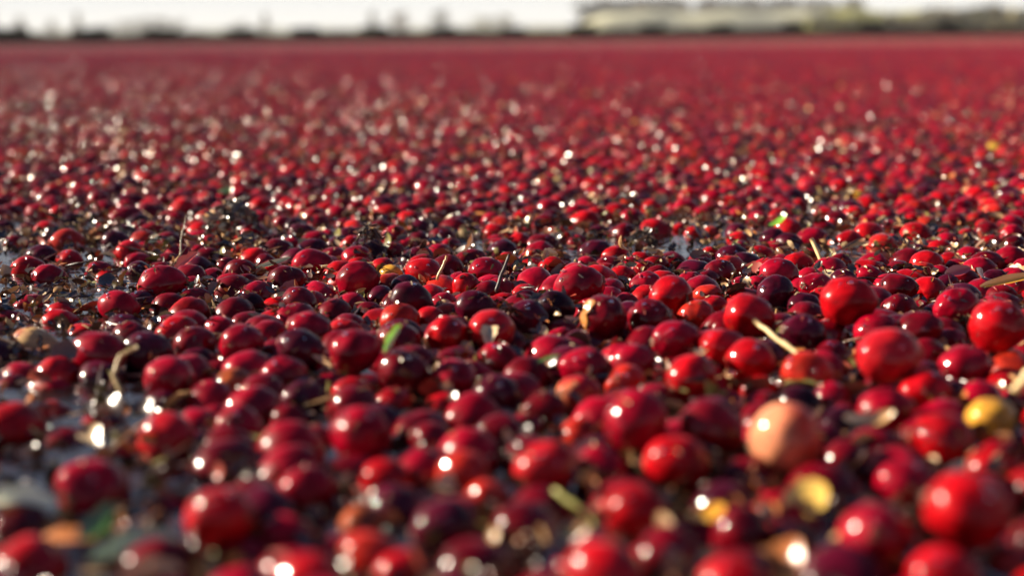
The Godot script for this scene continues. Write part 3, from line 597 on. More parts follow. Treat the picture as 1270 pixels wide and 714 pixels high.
# ------------------------------------------------------------------------------------------ materials
func make_materials() -> void:
	# linear base colours of the berry skins
	tone = {
		"r": Color(0.56, 0.004, 0.009), "c": Color(0.40, 0.0015, 0.020), "d": Color(0.19, 0.0015, 0.009), "m": Color(0.10, 0.003, 0.018), "k": Color(0.042, 0.003, 0.012),
		"o": Color(0.60, 0.032, 0.014), "p": Color(0.82, 0.36, 0.17), "y": Color(0.76, 0.47, 0.05), "w": Color(0.66, 0.46, 0.20), "t": Color(0.50, 0.13, 0.035),
	}
	# skin: faint mottling and pale pores
	var n := FastNoiseLite.new()
	n.seed = 5
	n.frequency = 0.012
	n.fractal_octaves = 4
	var im := Image.create(256, 256, false, Image.FORMAT_RGB8)
	for y in 256:
		for x in 256:
			var a := TAU * x / 256.0
			var b := TAU * y / 256.0
			var k := n.get_noise_3d(cos(a) * 90.0 + sin(b) * 40.0, sin(a) * 90.0, cos(b) * 90.0) 
			var l := clampf(0.84 + 0.22 * k, 0.6, 0.95)
			im.set_pixel(x, y, Color(l, l * (0.93 + 0.1 * k), l * 0.97))
	for i in 260:
		var px := rng.randi_range(1, 254)
		var py := rng.randi_range(1, 254)
		var c := im.get_pixel(px, py)
		im.set_pixel(px, py, c.lerp(Color(1, 1, 0.95), 0.5))
		im.set_pixel(px + 1, py, c.lerp(Color(1, 1, 0.95), 0.25))
	tex_skin = ImageTexture.create_from_image(im)
	tex_film = noise_tex(15, 0.016, Color(0.12, 0.12, 0.12), Color(1, 1, 1), 256)
	tex_bump = normal_tex(8, 0.05, 3.0)
	for k in tone:
		for j in 3: mats[k + str(j)] = berry_mat(tone[k].linear_to_srgb(), j)
	for j in 4: mats["any" + str(j)] = berry_mat(Color.WHITE, j)
	var drop := StandardMaterial3D.new()
	drop.albedo_color = Color(1, 1, 1, 0.0)
	drop.transparency = BaseMaterial3D.TRANSPARENCY_ALPHA
	drop.refraction_enabled = true
	drop.refraction_scale = 0.033
	drop.roughness = 0.04
	mats["drop"] = drop
	mats["calyx"] = std(lin(0.13, 0.055, 0.028), 0.7)
	mats["dark"] = std(lin(0.02, 0.006, 0.006), 0.5)
	# leaves: a vein pattern is too small to see; tone varies by copy
	var leaf_cols := {
		"brown": lin(0.16, 0.065, 0.028), "tan": lin(0.46, 0.27, 0.12), "dark brown": lin(0.055, 0.026, 0.014), "orange brown": lin(0.42, 0.14, 0.03),
		"olive": lin(0.17, 0.15, 0.04), "reddish": lin(0.34, 0.045, 0.03), "green": lin(0.16, 0.36, 0.025), "deep green": lin(0.06, 0.14, 0.02), "pale green": lin(0.42, 0.50, 0.27),
		"red": lin(0.50, 0.05, 0.05), "yellow": lin(0.80, 0.52, 0.10), "amber": lin(0.66, 0.32, 0.03), "pale": lin(0.60, 0.60, 0.44),
	}
	for k in leaf_cols:
		mats["leaf " + k] = leaf_mat(leaf_cols[k])
	mats["leaf wrap"] = leaf_mat(lin(0.42, 0.17, 0.04))
	mats["litter"] = leaf_mat(Color.WHITE)
	mats["litter"].vertex_color_use_as_albedo = true
	mats["straw"] = std(lin(0.62, 0.44, 0.19), 0.45)
	mats["twig"] = std(lin(0.04, 0.022, 0.015), 0.5)
	mats["stem"] = std(lin(0.30, 0.28, 0.07), 0.45)
	mats["blade"] = std(lin(0.55, 0.48, 0.32), 0.4)

func berry_mat(c: Color, gloss := 0) -> StandardMaterial3D:
	var m := StandardMaterial3D.new()
	m.albedo_color = c
	m.vertex_color_use_as_albedo = true
	m.albedo_texture = tex_skin
	m.uv1_triplanar = true
	m.uv1_scale = Vector3.ONE * 0.45
	m.roughness = 0.42
	m.metallic_specular = [0.1, 0.1, 0.1, 0.28][gloss]
	m.clearcoat_enabled = true
	m.clearcoat = [0.8, 0.75, 0.5, 0.95][gloss]
	m.clearcoat_roughness = [0.07, 0.11, 0.24, 0.10][gloss]
	m.clearcoat_texture = tex_film
	m.normal_enabled = true
	m.normal_texture = tex_bump
	m.normal_scale = 0.16
	return m

func leaf_mat(c: Color) -> StandardMaterial3D:
	var m := std(c, 0.26, 0.65)
	m.cull_mode = BaseMaterial3D.CULL_DISABLED
	m.backlight_enabled = true
	m.backlight = Color(0.25, 0.25, 0.25)
	return m

# ------------------------------------------------------------------------------------------ shapes
# A berry of radius 1 along the local y axis: a dimple at the stalk (+y), a rimmed pit at the blossom end (-y).
func berry_shape(seed_: int, nu: int, nv: int, blush := 0) -> ArrayMesh:
	var n := FastNoiseLite.new()
	n.seed = seed_
	n.frequency = 0.9
	n.fractal_octaves = 2
	var g := FastNoiseLite.new()
	g.seed = seed_ + 77
	g.frequency = 0.7
	g.fractal_octaves = 3
	var egg := 0.12 * sin(seed_ * 2.1)
	var st := SurfaceTool.new()
	st.begin(Mesh.PRIMITIVE_TRIANGLES)
	st.set_smooth_group(0)
	for j in nv + 1:
		var th := PI * j / nv
		for i in nu + 1:
			var ph := TAU * (i % nu) / nu
			var d := Vector3(sin(th) * cos(ph), cos(th), sin(th) * sin(ph))
			var r := 1.0 + 0.075 * n.get_noise_3dv(d * 1.2)
			var p := d * r
			p.x *= 1.0 + egg * d.y
			p.z *= 1.0 + egg * d.y
			var rho := sin(th)
			if d.y > 0.0:
				p.y -= 0.09 * exp(-pow(rho / 0.16, 2.0))
			else:
				p.y -= 0.05 * exp(-pow((rho - 0.20) / 0.07, 2.0))
				p.y += 0.10 * exp(-pow(rho / 0.13, 2.0))
			var k := g.get_noise_3dv(d * 1.1)
			var c := Color(1, 1, 1)
			if blush == 0:
				var l := clampf(0.80 + 0.85 * k, 0.34, 1.0)
				c = Color(l, l * 0.9, l * 0.95)
			elif blush == 1:       # pale, reddening towards one end
				var s := smoothstep(-0.1, 0.95, d.y + 0.4 * k)
				c = Color(1, 1, 1).lerp(Color(0.85, 0.16, 0.14), s)
			elif blush == 3:       # crimson, pale only round one end
				c = Color(1, 0.9, 0.8).lerp(Color(0.62, 0.035, 0.10), smoothstep(-1.0, -0.5, d.y + 0.5 * k))
			else:                  # pale, with a pink cheek at the other end
				var s2 := smoothstep(0.35, 0.95, -d.y + 0.5 * k)
				c = Color(0.95, 0.95, 0.95).lerp(Color(1.0, 0.36, 0.45), s2)
			st.set_color(c)
			st.add_vertex(p)
	for j in nv:
		for i in nu:
			var a := j * (nu + 1) + i
			var b := a + nu + 1
			for q in [a, a + 1, b, a + 1, b + 1, b]:
				st.add_index(q)
	st.generate_normals()
	return st.commit()

func calyx_shape() -> ArrayMesh:
	var st := SurfaceTool.new()
	st.begin(Mesh.PRIMITIVE_TRIANGLES)
	for k in 5:
		var a := TAU * k / 5.0
		var w := 0.5
		var base := 0.23
		var p0 := Vector3(cos(a - w) * base, -1.0, sin(a - w) * base)
		var p1 := Vector3(cos(a + w) * base, -1.0, sin(a + w) * base)
		var tip := Vector3(cos(a) * 0.05, -1.05 - 0.02 * (k % 2), sin(a) * 0.05)
		var mid := Vector3(cos(a) * 0.15, -1.09, sin(a) * 0.15)
		for q in [[p0, mid, tip], [mid, p1, tip], [p0, p1, mid]]:
			for v in q:
				st.add_vertex(v)
	st.generate_normals()
	return st.commit()

func dome_shape(nu: int, nv: int, flat: float) -> ArrayMesh:
	var st := SurfaceTool.new()
	st.begin(Mesh.PRIMITIVE_TRIANGLES)
	st.set_smooth_group(0)
	for j in nv + 1:
		var th := PI * j / nv
		for i in nu + 1:
			var ph := TAU * (i % nu) / nu
			var d := Vector3(sin(th) * cos(ph), cos(th), sin(th) * sin(ph))
			st.add_vertex(Vector3(d.x, d.y * flat, d.z))
	for j in nv:
		for i in nu:
			var a := j * (nu + 1) + i
			var b := a + nu + 1
			for q in [a, a + 1, b, a + 1, b + 1, b]:
				st.add_index(q)
	st.generate_normals()
	return st.commit()

# A small elliptic leaf of length 1 along x, curled along and across, with a fold at its midrib.
func leaf_shape(seed_: int, wide: float, curl: float, cup: float, ragged: float) -> ArrayMesh:
	var r := RandomNumberGenerator.new()
	r.seed = seed_
	var st := SurfaceTool.new()
	st.begin(Mesh.PRIMITIVE_TRIANGLES)
	st.set_smooth_group(0)
	var nl := 9
	for i in nl + 1:
		var t := float(i) / nl
		var w := wide * pow(sin(PI * clampf(t * 0.94 + 0.03, 0, 1)), 0.7) * (1.0 + ragged * r.randf_range(-1, 1))
		var bend := curl * (t - 0.5)
		var x := sin(bend) / maxf(absf(curl), 0.01) if absf(curl) > 0.01 else t - 0.5
		var y := (1.0 - cos(bend)) / maxf(absf(curl), 0.01) * signf(curl)
		for s in [-1.0, -0.5, 0.0, 0.5, 1.0]:
			st.set_uv(Vector2(t, s * 0.5 + 0.5))
			st.add_vertex(Vector3(x, y + cup * w * absf(s) + r.randf_range(-0.012, 0.012) * ragged * 5.0, s * w * 0.5))
	for i in nl:
		for j in 4:
			var a := i * 5 + j
			for q in [a, a + 5, a + 1, a + 1, a + 5, a + 6]:
				st.add_index(q)
	st.generate_normals()
	return st.commit()

# a ragged leaf clinging to the left and top of a berry of radius 1
func wrap_shape() -> ArrayMesh:
	var st := SurfaceTool.new()
	st.begin(Mesh.PRIMITIVE_TRIANGLES)
	st.set_smooth_group(0)
	var axis := Vector3(-0.92, 0.30, 0.26).normalized()
	var side := axis.cross(Vector3.UP).normalized()
	var up := side.cross(axis)
	for j in 7:
		for i in 25:
			var a := TAU * (i % 24) / 24.0
			var th := 0.09 * j * (1.0 + 0.22 * sin(a * 3.0 + 1.0) + 0.1 * sin(a * 7.0)) * (1.25 - 0.45 * absf(cos(a)))
			var d := axis * cos(th) + (side * cos(a) + up * sin(a)) * sin(th)
			st.add_vertex(d * (1.0 + 0.02 * sin(a * 5.0 + j) + 0.012 * j * absf(sin(a * 1.5))))
	for j in 6:
		for i in 24:
			var k := j * 25 + i
			for q in [k, k + 25, k + 1, k + 1, k + 25, k + 26]:
				st.add_index(q)
	st.generate_normals()
	return st.commit()

func tube(pts: Array, r0: float, r1: float, ring := 8) -> ArrayMesh:
	var st := SurfaceTool.new()
	st.begin(Mesh.PRIMITIVE_TRIANGLES)
	st.set_smooth_group(0)
	var m := pts.size()
	for i in m:
		var dir: Vector3 = (pts[min(i + 1, m - 1)] - pts[max(i - 1, 0)]).normalized()
		var side := dir.cross(Vector3(0.31, 0.2, 0.93)).normalized()
		var up := side.cross(dir)
		var rad := lerpf(r0, r1, float(i) / (m - 1)) * (1.0 + 0.12 * sin(i * 2.7))
		for k in ring + 1:
			var a := TAU * (k % ring) / ring
			st.add_vertex(pts[i] + (side * cos(a) + up * sin(a)) * rad)
	for i in m - 1:
		for k in ring:
			var a := i * (ring + 1) + k
			var b := a + ring + 1
			for q in [a, b, a + 1, a + 1, b, b + 1]:
				st.add_index(q)
	for e in [0, m - 1]:
		var c: int = e * (ring + 1)
		for k in range(1, ring - 1):
			for q in [c, c + k, c + k + 1]:
				st.add_index(q)
	st.generate_normals()
	return st.commit()

func make_shapes() -> void:
	for k in 8:
		skins.append(berry_shape(k + 1, 32, 20))
	skins.append(berry_shape(31, 32, 20, 1))
	skins.append(berry_shape(32, 32, 20, 2))
	skins.append(berry_shape(33, 32, 20, 3))
	stub_mesh = tube([Vector3(0, -0.1, 0), Vector3(0.02, 0.1, 0.03), Vector3(0.07, 0.24, 0.02)], 0.05, 0.035, 6)
	calyx_mesh = calyx_shape()
	drop_mesh = dome_shape(12, 8, 0.6)
	for k in 10:
		leaf_meshes.append(leaf_shape(40 + k, 0.34 + 0.05 * (k % 4), [0.3, 1.2, -0.8, 2.0, 0.7][k % 5], [0.25, 0.1, 0.45][k % 3], 0.08 + 0.05 * (k % 3)))

# ------------------------------------------------------------------------------------------ setting
func sheet(called: String, x0: float, x1: float, z0: float, z1: float, y: float, m: Material) -> void:
	var st := SurfaceTool.new()
	st.begin(Mesh.PRIMITIVE_TRIANGLES)
	for q in [Vector3(x0, y, z0), Vector3(x0, y, z1), Vector3(x1, y, z0), Vector3(x1, y, z0), Vector3(x0, y, z1), Vector3(x1, y, z1)]:
		st.set_normal(Vector3.UP)
		st.add_vertex(q)
	var o := part(called, st.commit(), m, self)
	tag(o, "", "", "", "structure")

func setting() -> void:
	var water := std(lin(0.018, 0.012, 0.010), 0.07, 0.7)
	water.normal_enabled = true
	water.normal_texture = normal_tex(3, 0.012, 6.0, 4)
	water.normal_scale = 0.35
	water.uv1_triplanar = true
	water.uv1_world_triplanar = true
	water.uv1_scale = Vector3.ONE * 11.0
	water.albedo_texture = noise_tex(9, 0.03, Color(0.5, 0.45, 0.4), Color(1, 1, 1))
	sheet("water", -60, 60, 6, -24.5, 0.0, water)
	tag(get_node("water"), "dark peaty flood water between the floating cranberries", "water", "", "structure")
	var land := std(lin(0.30, 0.28, 0.17), 0.9, 0.2)
	land.albedo_texture = noise_tex(11, 0.02, Color(0.62, 0.62, 0.55), Color(1, 0.98, 0.9))
	land.uv1_triplanar = true
	land.uv1_world_triplanar = true
	land.uv1_scale = Vector3.ONE * 0.03
	sheet("ground", -700, 700, -24.2, -800, 0.10, land)
	tag(get_node("ground"), "pale flat ground stretching behind the dike", "ground", "", "structure")

# a strip of raised earth along x, with an uneven crest
func bank_strip(x0: float, x1: float, z: float, base: float, width: float, height: float, rough: float, seed_: int) -> ArrayMesh:
	var n := FastNoiseLite.new()
	n.seed = seed_
	n.frequency = 0.35
	n.fractal_octaves = 4
	var st := SurfaceTool.new()
	st.begin(Mesh.PRIMITIVE_TRIANGLES)
	st.set_smooth_group(0)
	var steps := int((x1 - x0) / maxf(width * 0.22, 0.2))
	var prof := [[0.5, 0.0], [0.42, 0.45], [0.30, 0.85], [0.1, 1.0], [-0.15, 1.0], [-0.35, 0.8], [-0.5, 0.0]]
	for i in steps + 1:
		var x := lerpf(x0, x1, float(i) / steps)
		var ends := minf(1.0, minf(x - x0, x1 - x) / (width * 0.3) + 0.02)
		for k in prof.size():
			var q: Array = prof[k]
			var h: float = q[1] * height * ends * (1.0 + rough * n.get_noise_2d(x / width * 3.0, k * 0.7))
			st.add_vertex(Vector3(x, base + h, z + q[0] * width * (1.0 + rough * n.get_noise_2d(x / width * 2.0 + 90.0, k))))
	var m := prof.size()
	for i in steps:
		for k in m - 1:
			var a := i * m + k
			for q in [a, a + 1, a + m, a + 1, a + m + 1, a + m]:
				st.add_index(q)
	st.generate_normals()
	return st.commit()

func earth(c: Color, c2: Color, scale: float) -> StandardMaterial3D:
	var m := std(Color.WHITE, 0.9, 0.2)
	m.albedo_texture = noise_tex(int(scale * 13.0) + 2, 0.03, c, c2, 256)
	m.uv1_triplanar = true
	m.uv1_world_triplanar = true
	m.uv1_scale = Vector3.ONE * scale
	return m

# many small leaf faces in a lumpy volume round a centre
func leafy(st: SurfaceTool, centre: Vector3, size: Vector3, count: int, leaf: float, c: Color, r: RandomNumberGenerator) -> void:
	for i in count:
		var d := Vector3(r.randfn(), r.randfn(), r.randfn()).normalized()
		var rad := pow(r.randf(), 0.4)
		var lump := 0.8 + 0.25 * sin(d.x * 5.0 + centre.x) + 0.2 * cos(d.y * 6.0 + d.z * 4.0)
		var p := centre + d * size * rad * lump
		var a := Vector3(r.randfn(), r.randfn(), r.randfn()).normalized()
		var b := a.cross(d).normalized()
		var s := leaf * r.randf_range(0.6, 1.4)
		var l := r.randf_range(0.65, 1.25)
		st.set_color(Color(c.r * l, c.g * l * r.randf_range(0.92, 1.08), c.b * l))
		var q := [p - a * s, p + b * s * 0.6, p + a * s, p - a * s, p + a * s, p - b * s * 0.6]
		var nn := (b.cross(a) * 0.5 + d + Vector3.UP * 0.2).normalized()
		for v in q:
			st.set_normal(nn)
			st.add_vertex(v)

func foliage_mat() -> StandardMaterial3D:
	if not mats.has("foliage"):
		var m := std(Color.WHITE, 0.7, 0.3)
		m.vertex_color_use_as_albedo = true
		m.cull_mode = BaseMaterial3D.CULL_DISABLED
		m.backlight_enabled = true
		m.backlight = Color(0.3, 0.3, 0.3)
		mats["foliage"] = m
	return mats["foliage"]

func far_tree(called: String, u: float, apex: float, wide: float, dist: float, c: Color, cone: bool, label: String, group: String) -> void:
	var top := apex - 4.0
	var foot := far_at(u, horizon(u), dist)
	foot.y = 0.1
	var h := EYE + (horizon(u) - top) / LENS * dist
	var w := 1.5 * wide / LENS * dist
	var r := RandomNumberGenerator.new()
	r.seed = int(u * 10 + top)
	var o := thing(called, foot)
	tag(o, label, "tree", group)
	var trunk_pts := []
	for k in 6:
		trunk_pts.append(Vector3(sin(k * 1.3 + u) * 0.015 * h, h * 0.92 * k / 5.0, cos(k + u) * 0.012 * h))
	var st := SurfaceTool.new()
	st.begin(Mesh.PRIMITIVE_TRIANGLES)
	st.append_from(tube(trunk_pts, h * 0.03, h * 0.006, 7), 0, Transform3D())
	var centres := []
	for k in 7:
		var f := (k + 0.6) / 7.0
		var a := k * 2.4 + u
		var reach := w * 0.5 * ((1.05 - f) if cone else (0.45 + 0.5 * sin(PI * clampf(f * 0.9 + 0.1, 0, 1)))) * 0.7
		var y := h * (0.18 + 0.78 * f)
		var tip := Vector3(cos(a) * reach, y, sin(a) * reach)
		st.append_from(tube([Vector3(0, y - h * 0.08, 0), tip * Vector3(0.6, 1, 0.6) - Vector3(0, h * 0.02, 0), tip], h * 0.011, h * 0.003, 5), 0, Transform3D())
		centres.append([tip, reach])
	part("trunk", st.commit(), std(lin(0.07, 0.055, 0.045), 0.9, 0.2), o)
	var cr := SurfaceTool.new()
	cr.begin(Mesh.PRIMITIVE_TRIANGLES)
	for q in centres:
		var s := w * (0.30 if not cone else 0.2) 
		leafy(cr, q[0], Vector3(s, h * 0.11, s), 110, h * 0.045, c, r)
	for k in 5:
		leafy(cr, Vector3(0, h * (0.3 + 0.15 * k), 0), Vector3(w * 0.34 * (1.15 - 0.2 * k if cone else 1.0), h * 0.1, w * 0.3), 90, h * 0.045, c, r)
	part("crown", cr.commit(), foliage_mat(), o)

func low_bush(called: String, u: float, apex: float, wide: float, dist: float, base_y: float, c: Color, label: String, group: String) -> void:
	var top := apex - 2.0
	var foot := far_at(u, horizon(u), dist)
	foot.y = base_y
	var h := EYE + (horizon(u) - top) / LENS * dist - base_y
	var w := 1.3 * wide / LENS * dist
	var r := RandomNumberGenerator.new()
	r.seed = int(u * 7)
	var o := thing(called, foot)
	tag(o, label, "bush", group)
	var st := SurfaceTool.new()
	st.begin(Mesh.PRIMITIVE_TRIANGLES)
	for k in 9:
		var a := k * 2.399
		var f := 0.3 + 0.6 * r.randf()
		st.append_from(tube([Vector3(cos(a) * 0.03 * w, 0, sin(a) * 0.03 * w), Vector3(cos(a) * w * 0.2 * f, h * 0.5 * f, sin(a) * w * 0.2), Vector3(cos(a) * w * 0.4 * f, h * f, sin(a) * w * 0.3)], w * 0.018, w * 0.005, 5), 0, Transform3D())
	part("stems", st.commit(), std(lin(0.06, 0.04, 0.03), 0.9, 0.2), o)
	var cr := SurfaceTool.new()
	cr.begin(Mesh.PRIMITIVE_TRIANGLES)
	for k in 6:
		var a := k * 2.399
		leafy(cr, Vector3(cos(a) * w * 0.26, h * (0.35 + 0.28 * r.randf()), sin(a) * w * 0.2), Vector3(w * 0.24, h * 0.32, w * 0.22), 150, w * 0.06, c, r)
	part("foliage", cr.commit(), foliage_mat(), o)

func tuft_mesh(c: Color, seed_: int, blades: int) -> ArrayMesh:
	var r := RandomNumberGenerator.new()
	r.seed = seed_
	var st := SurfaceTool.new()
	st.begin(Mesh.PRIMITIVE_TRIANGLES)
	for i in blades:
		var a := r.randf() * TAU
		var root := Vector3(cos(a), 0, sin(a)) * 0.25 * r.randf()
		var lean := Vector3(cos(a + 0.5), 0, sin(a + 0.5)) * r.randf_range(0.1, 0.5)
		var side := Vector3(-sin(a), 0, cos(a)) * 0.025
		var h := r.randf_range(0.6, 1.0)
		var mid := root + lean * 0.35 + Vector3(0, h * 0.6, 0)
		var tip := root + lean + Vector3(0, h, 0)
		var l := r.randf_range(0.7, 1.2)
		st.set_color(Color(c.r * l, c.g * l, c.b * l))
		for v in [root - side, mid - side * 0.7, root + side, root + side, mid - side * 0.7, mid + side * 0.7, mid - side * 0.7, tip, mid + side * 0.7]:
			st.set_normal((Vector3(cos(a), 0.8, sin(a))).normalized())
			st.add_vertex(v)
	return st.commit()

func far_bank() -> void:
	var dike := part("dike", bank_strip(-22, 22, -24.75, -0.03, 0.9, 0.20, 0.35, 4), earth(lin(0.010, 0.005, 0.004), lin(0.035, 0.016, 0.011), 3.0), self)
	tag(dike, "low dark earth dike along the far edge of the flooded bog", "dike", "", "structure")
	# grass along the dike
	var r := RandomNumberGenerator.new()
	r.seed = 12
	var mm := MultiMesh.new()
	mm.transform_format = MultiMesh.TRANSFORM_3D
	mm.use_colors = true
	mm.mesh = tuft_mesh(Color(1, 1, 1), 3, 14)
	mm.instance_count = 1500
	for i in 1500:
		var u := r.randf_range(430, 1300) if i < 1300 else r.randf_range(0, 430)
		var d := r.randf_range(24.8, 26.2)
		var s := r.randf_range(0.05, 0.11)
		var x := (u - 635.0) / LENS * d
		mm.set_instance_transform(i, Transform3D(Basis.from_euler(Vector3(0, r.randf() * TAU, 0)).scaled(Vector3(s, s, s)), Vector3(x, 0.13 - 0.02 * (d - 24.8), -d)))
		var c := Color(0.26, 0.25, 0.06).lerp(Color(0.48, 0.40, 0.18), r.randf())
		mm.set_instance_color(i, c)
	var grass := MultiMeshInstance3D.new()
	grass.name = "grass"
	grass.multimesh = mm
	grass.material_override = foliage_mat()
	add_child(grass)
	tag(grass, "yellow green grass growing along the dike", "grass", "", "stuff")
	# dark bushes at even steps along the dike
	var names := ["first", "second", "third", "fourth", "fifth", "sixth", "seventh", "eighth", "ninth", "tenth", "eleventh", "twelfth", "thirteenth", "fourteenth"]
	var spots := [[22, 36, 44], [125, 37, 40], [210, 36, 36], [306, 37, 34], [386, 36, 30], [470, 34, 30], [553, 35, 28], [640, 35, 26], [725, 31, 30], [810, 32, 26], [893, 31, 26], [983, 26, 24], [1078, 27, 26], [1170, 27, 26]]
	for k in spots.size():
		var s: Array = spots[k]
		low_bush("dark_bush", s[0], s[1], s[2], 24.6, 0.14, Color(0.03, 0.022, 0.015), "low dark bush on the dike, %s from the left of the row" % names[k], "dark bushes spaced along the dike")

func far_trees() -> void:
	# right: a raised sandy bank with a wood behind it, and brush in front
	var sand := part("sand_bank", bank_strip(7.0, 62.0, -165, 0.05, 9.0, 2.3, 0.28, 21), earth(lin(0.34, 0.34, 0.21), lin(0.58, 0.56, 0.42), 0.25), self)
	tag(sand, "long pale sandy bank beyond the dike, below the wood", "bank", "", "structure")
	var green := part("grass_bank", bank_strip(24.0, 60.0, -120, 0.05, 8.0, 1.75, 0.25, 23), earth(lin(0.18, 0.19, 0.05), lin(0.34, 0.31, 0.11), 0.4), self)
	tag(green, "olive green grassy bank right of the pale sandy bank", "bank", "", "structure")
	var r := RandomNumberGenerator.new()
	r.seed = 44
	var st := SurfaceTool.new()
	st.begin(Mesh.PRIMITIVE_TRIANGLES)
	var tr := SurfaceTool.new()
	tr.begin(Mesh.PRIMITIVE_TRIANGLES)
	for k in 46:
		var u := 728.0 + k * 7.5 + r.randf_range(-3, 3)
		var d := r.randf_range(230, 260)
		var foot := far_at(u, 40, d)
		var top := r.randf_range(-5.0, 4.0) + (4.0 if u < 745 else 0.0)
		var h := (horizon(u) - top) / LENS * d
		var c := Color(0.018, 0.026, 0.024)
		if u > 790 and r.randf() < 0.35: c = Color(0.10, 0.05, 0.025)
		if u > 1000: c = Color(0.13, 0.13, 0.06)
		for j in 4:
			leafy(st, Vector3(foot.x + r.randfn() * 0.8, h * (0.35 + 0.16 * j), -d + r.randfn()), Vector3(h * 0.22, h * 0.17, h * 0.2), 150, h * 0.06, c, r)
		tr.append_from(tube([Vector3(foot.x, 0.1, -d), Vector3(foot.x + 0.1, h * 0.5, -d), Vector3(foot.x, h * 0.9, -d)], h * 0.025, h * 0.006, 6), 0, Transform3D())
	var wood := thing("woodland", Vector3.ZERO)
	tag(wood, "dark far wood with autumn colours above the pale sandy bank", "woodland", "", "stuff")
	part("crowns", st.commit(), foliage_mat(), wood)
	part("trunks", tr.commit(), std(lin(0.06, 0.05, 0.045), 0.9, 0.2), wood)
	# brush on the right
	low_bush("pale_brush", 1118, 18, 44, 100, 0.1, Color(0.62, 0.54, 0.32), "pale dry brush left of the brightest straw coloured clump", "")
	low_bush("straw_brush", 1158, 8, 40, 96, 0.1, Color(0.85, 0.74, 0.46), "brightest straw coloured brush clump on the right bank", "")
	low_bush("olive_brush", 1206, 8, 56, 98, 0.1, Color(0.34, 0.31, 0.12), "broad olive brush right of the straw coloured clump", "")
	low_bush("yellow_brush", 1248, 9, 44, 92, 0.1, Color(0.68, 0.58, 0.28), "yellowish dry brush at the right end of the bank", "")
	low_bush("green_brush", 1040, 18, 70, 104, 0.1, Color(0.30, 0.31, 0.09), "wide green brush between the sandy bank and the pale brush", "")
	# left: a low hazy rise behind the trees
	var rise := part("far_hill", bank_strip(-260, 60, -560, 0.0, 40.0, 3.3, 0.25, 31), earth(lin(0.13, 0.15, 0.11), lin(0.20, 0.21, 0.13), 0.05), self)
	tag(rise, "low hazy rise of grey green land on the left skyline", "hill", "", "structure")
	var grey := Color(0.06, 0.075, 0.06)
	var g := "hazy trees on the far left"
	far_tree("pine_tree", -4, 2, 26, 380, Color(0.035, 0.045, 0.035), true, "tallest dark pine cut by the left edge of the view", g)
	far_tree("pine_tree", 38, 26, 17, 420, grey, true, "small grey pine right of the tall dark one", g)
	far_tree("pine_tree", 76, 30, 18, 430, grey, true, "low grey pine left of the slim pointed one", g)
	far_tree("pine_tree", 108, 20, 12, 420, grey, true, "slim pointed pine with a thin top", g)
	far_tree("round_tree", 134, 37, 22, 440, grey, false, "low round tree between the slim pine and the grove", g)
	far_tree("round_tree", 163, 31, 28, 430, grey, false, "first tree of the grey grove, beside the low round tree", g)
	far_tree("round_tree", 186, 28, 28, 425, grey, false, "second and widest tree of the grey grove", g)
	far_tree("round_tree", 209, 27, 26, 430, grey, false, "third tree of the grey grove", g)
	far_tree("round_tree", 230, 30, 22, 440, grey, false, "last tree of the grey grove, at its right end", g)
	far_tree("round_tree", 306, 32, 18, 430, grey, false, "small grey tree left of the dark pointed one", g)
	far_tree("pine_tree", 337, 22, 12, 400, Color(0.03, 0.045, 0.04), true, "small dark pointed tree standing alone", g)
	far_tree("round_tree", 430, 40, 30, 430, Color(0.12, 0.14, 0.07), false, "low greenish tree left of the slim dark pine", g)
	far_tree("pine_tree", 468, 19, 12, 330, Color(0.04, 0.045, 0.035), true, "slim dark pine left of the reddish tree", g)
	far_tree("round_tree", 501, 20, 20, 380, Color(0.16, 0.09, 0.07), false, "reddish autumn tree between two dark trees", g)
	far_tree("round_tree", 551, 18, 18, 340, Color(0.06, 0.055, 0.045), false, "dark tree between the reddish and the yellow green trees", g)
	far_tree("round_tree", 604, 26, 26, 360, Color(0.26, 0.25, 0.08), false, "yellow green tree, the left one of two", g)
	far_tree("round_tree", 628, 24, 24, 365, Color(0.28, 0.26, 0.09), false, "yellow green tree, the right one of two", g)

# ------------------------------------------------------------------------------------------ berries
func claim(p: Vector3, r: float) -> void:
	var k := Vector2i(int(floor(p.x / cell)), int(floor(p.z / cell)))
	if not taken.has(k): taken[k] = []
	taken[k].append([p, r])

func is_free(p: Vector3, r: float, pack: float) -> bool:
	var k := Vector2i(int(floor(p.x / cell)), int(floor(p.z / cell)))
	for i in range(-1, 2):
		for j in range(-1, 2):
			for q in taken.get(k + Vector2i(i, j), []):
				if q[0].distance_to(p) < (q[1] + r) * pack:
					return false
	return true

func berry_basis(length: float, aspect: float, yaw: float, tilt: float, spin: float) -> Basis:
	var y := Vector3(cos(yaw) * cos(tilt), sin(tilt), sin(yaw) * cos(tilt))
	var x := y.cross(Vector3(0.1, 1.0, 0.13)).normalized().rotated(y, spin)
	var z := x.cross(y)
	return Basis(x * length * 0.5 / aspect, y * length * 0.5, z * length * 0.5 / aspect)

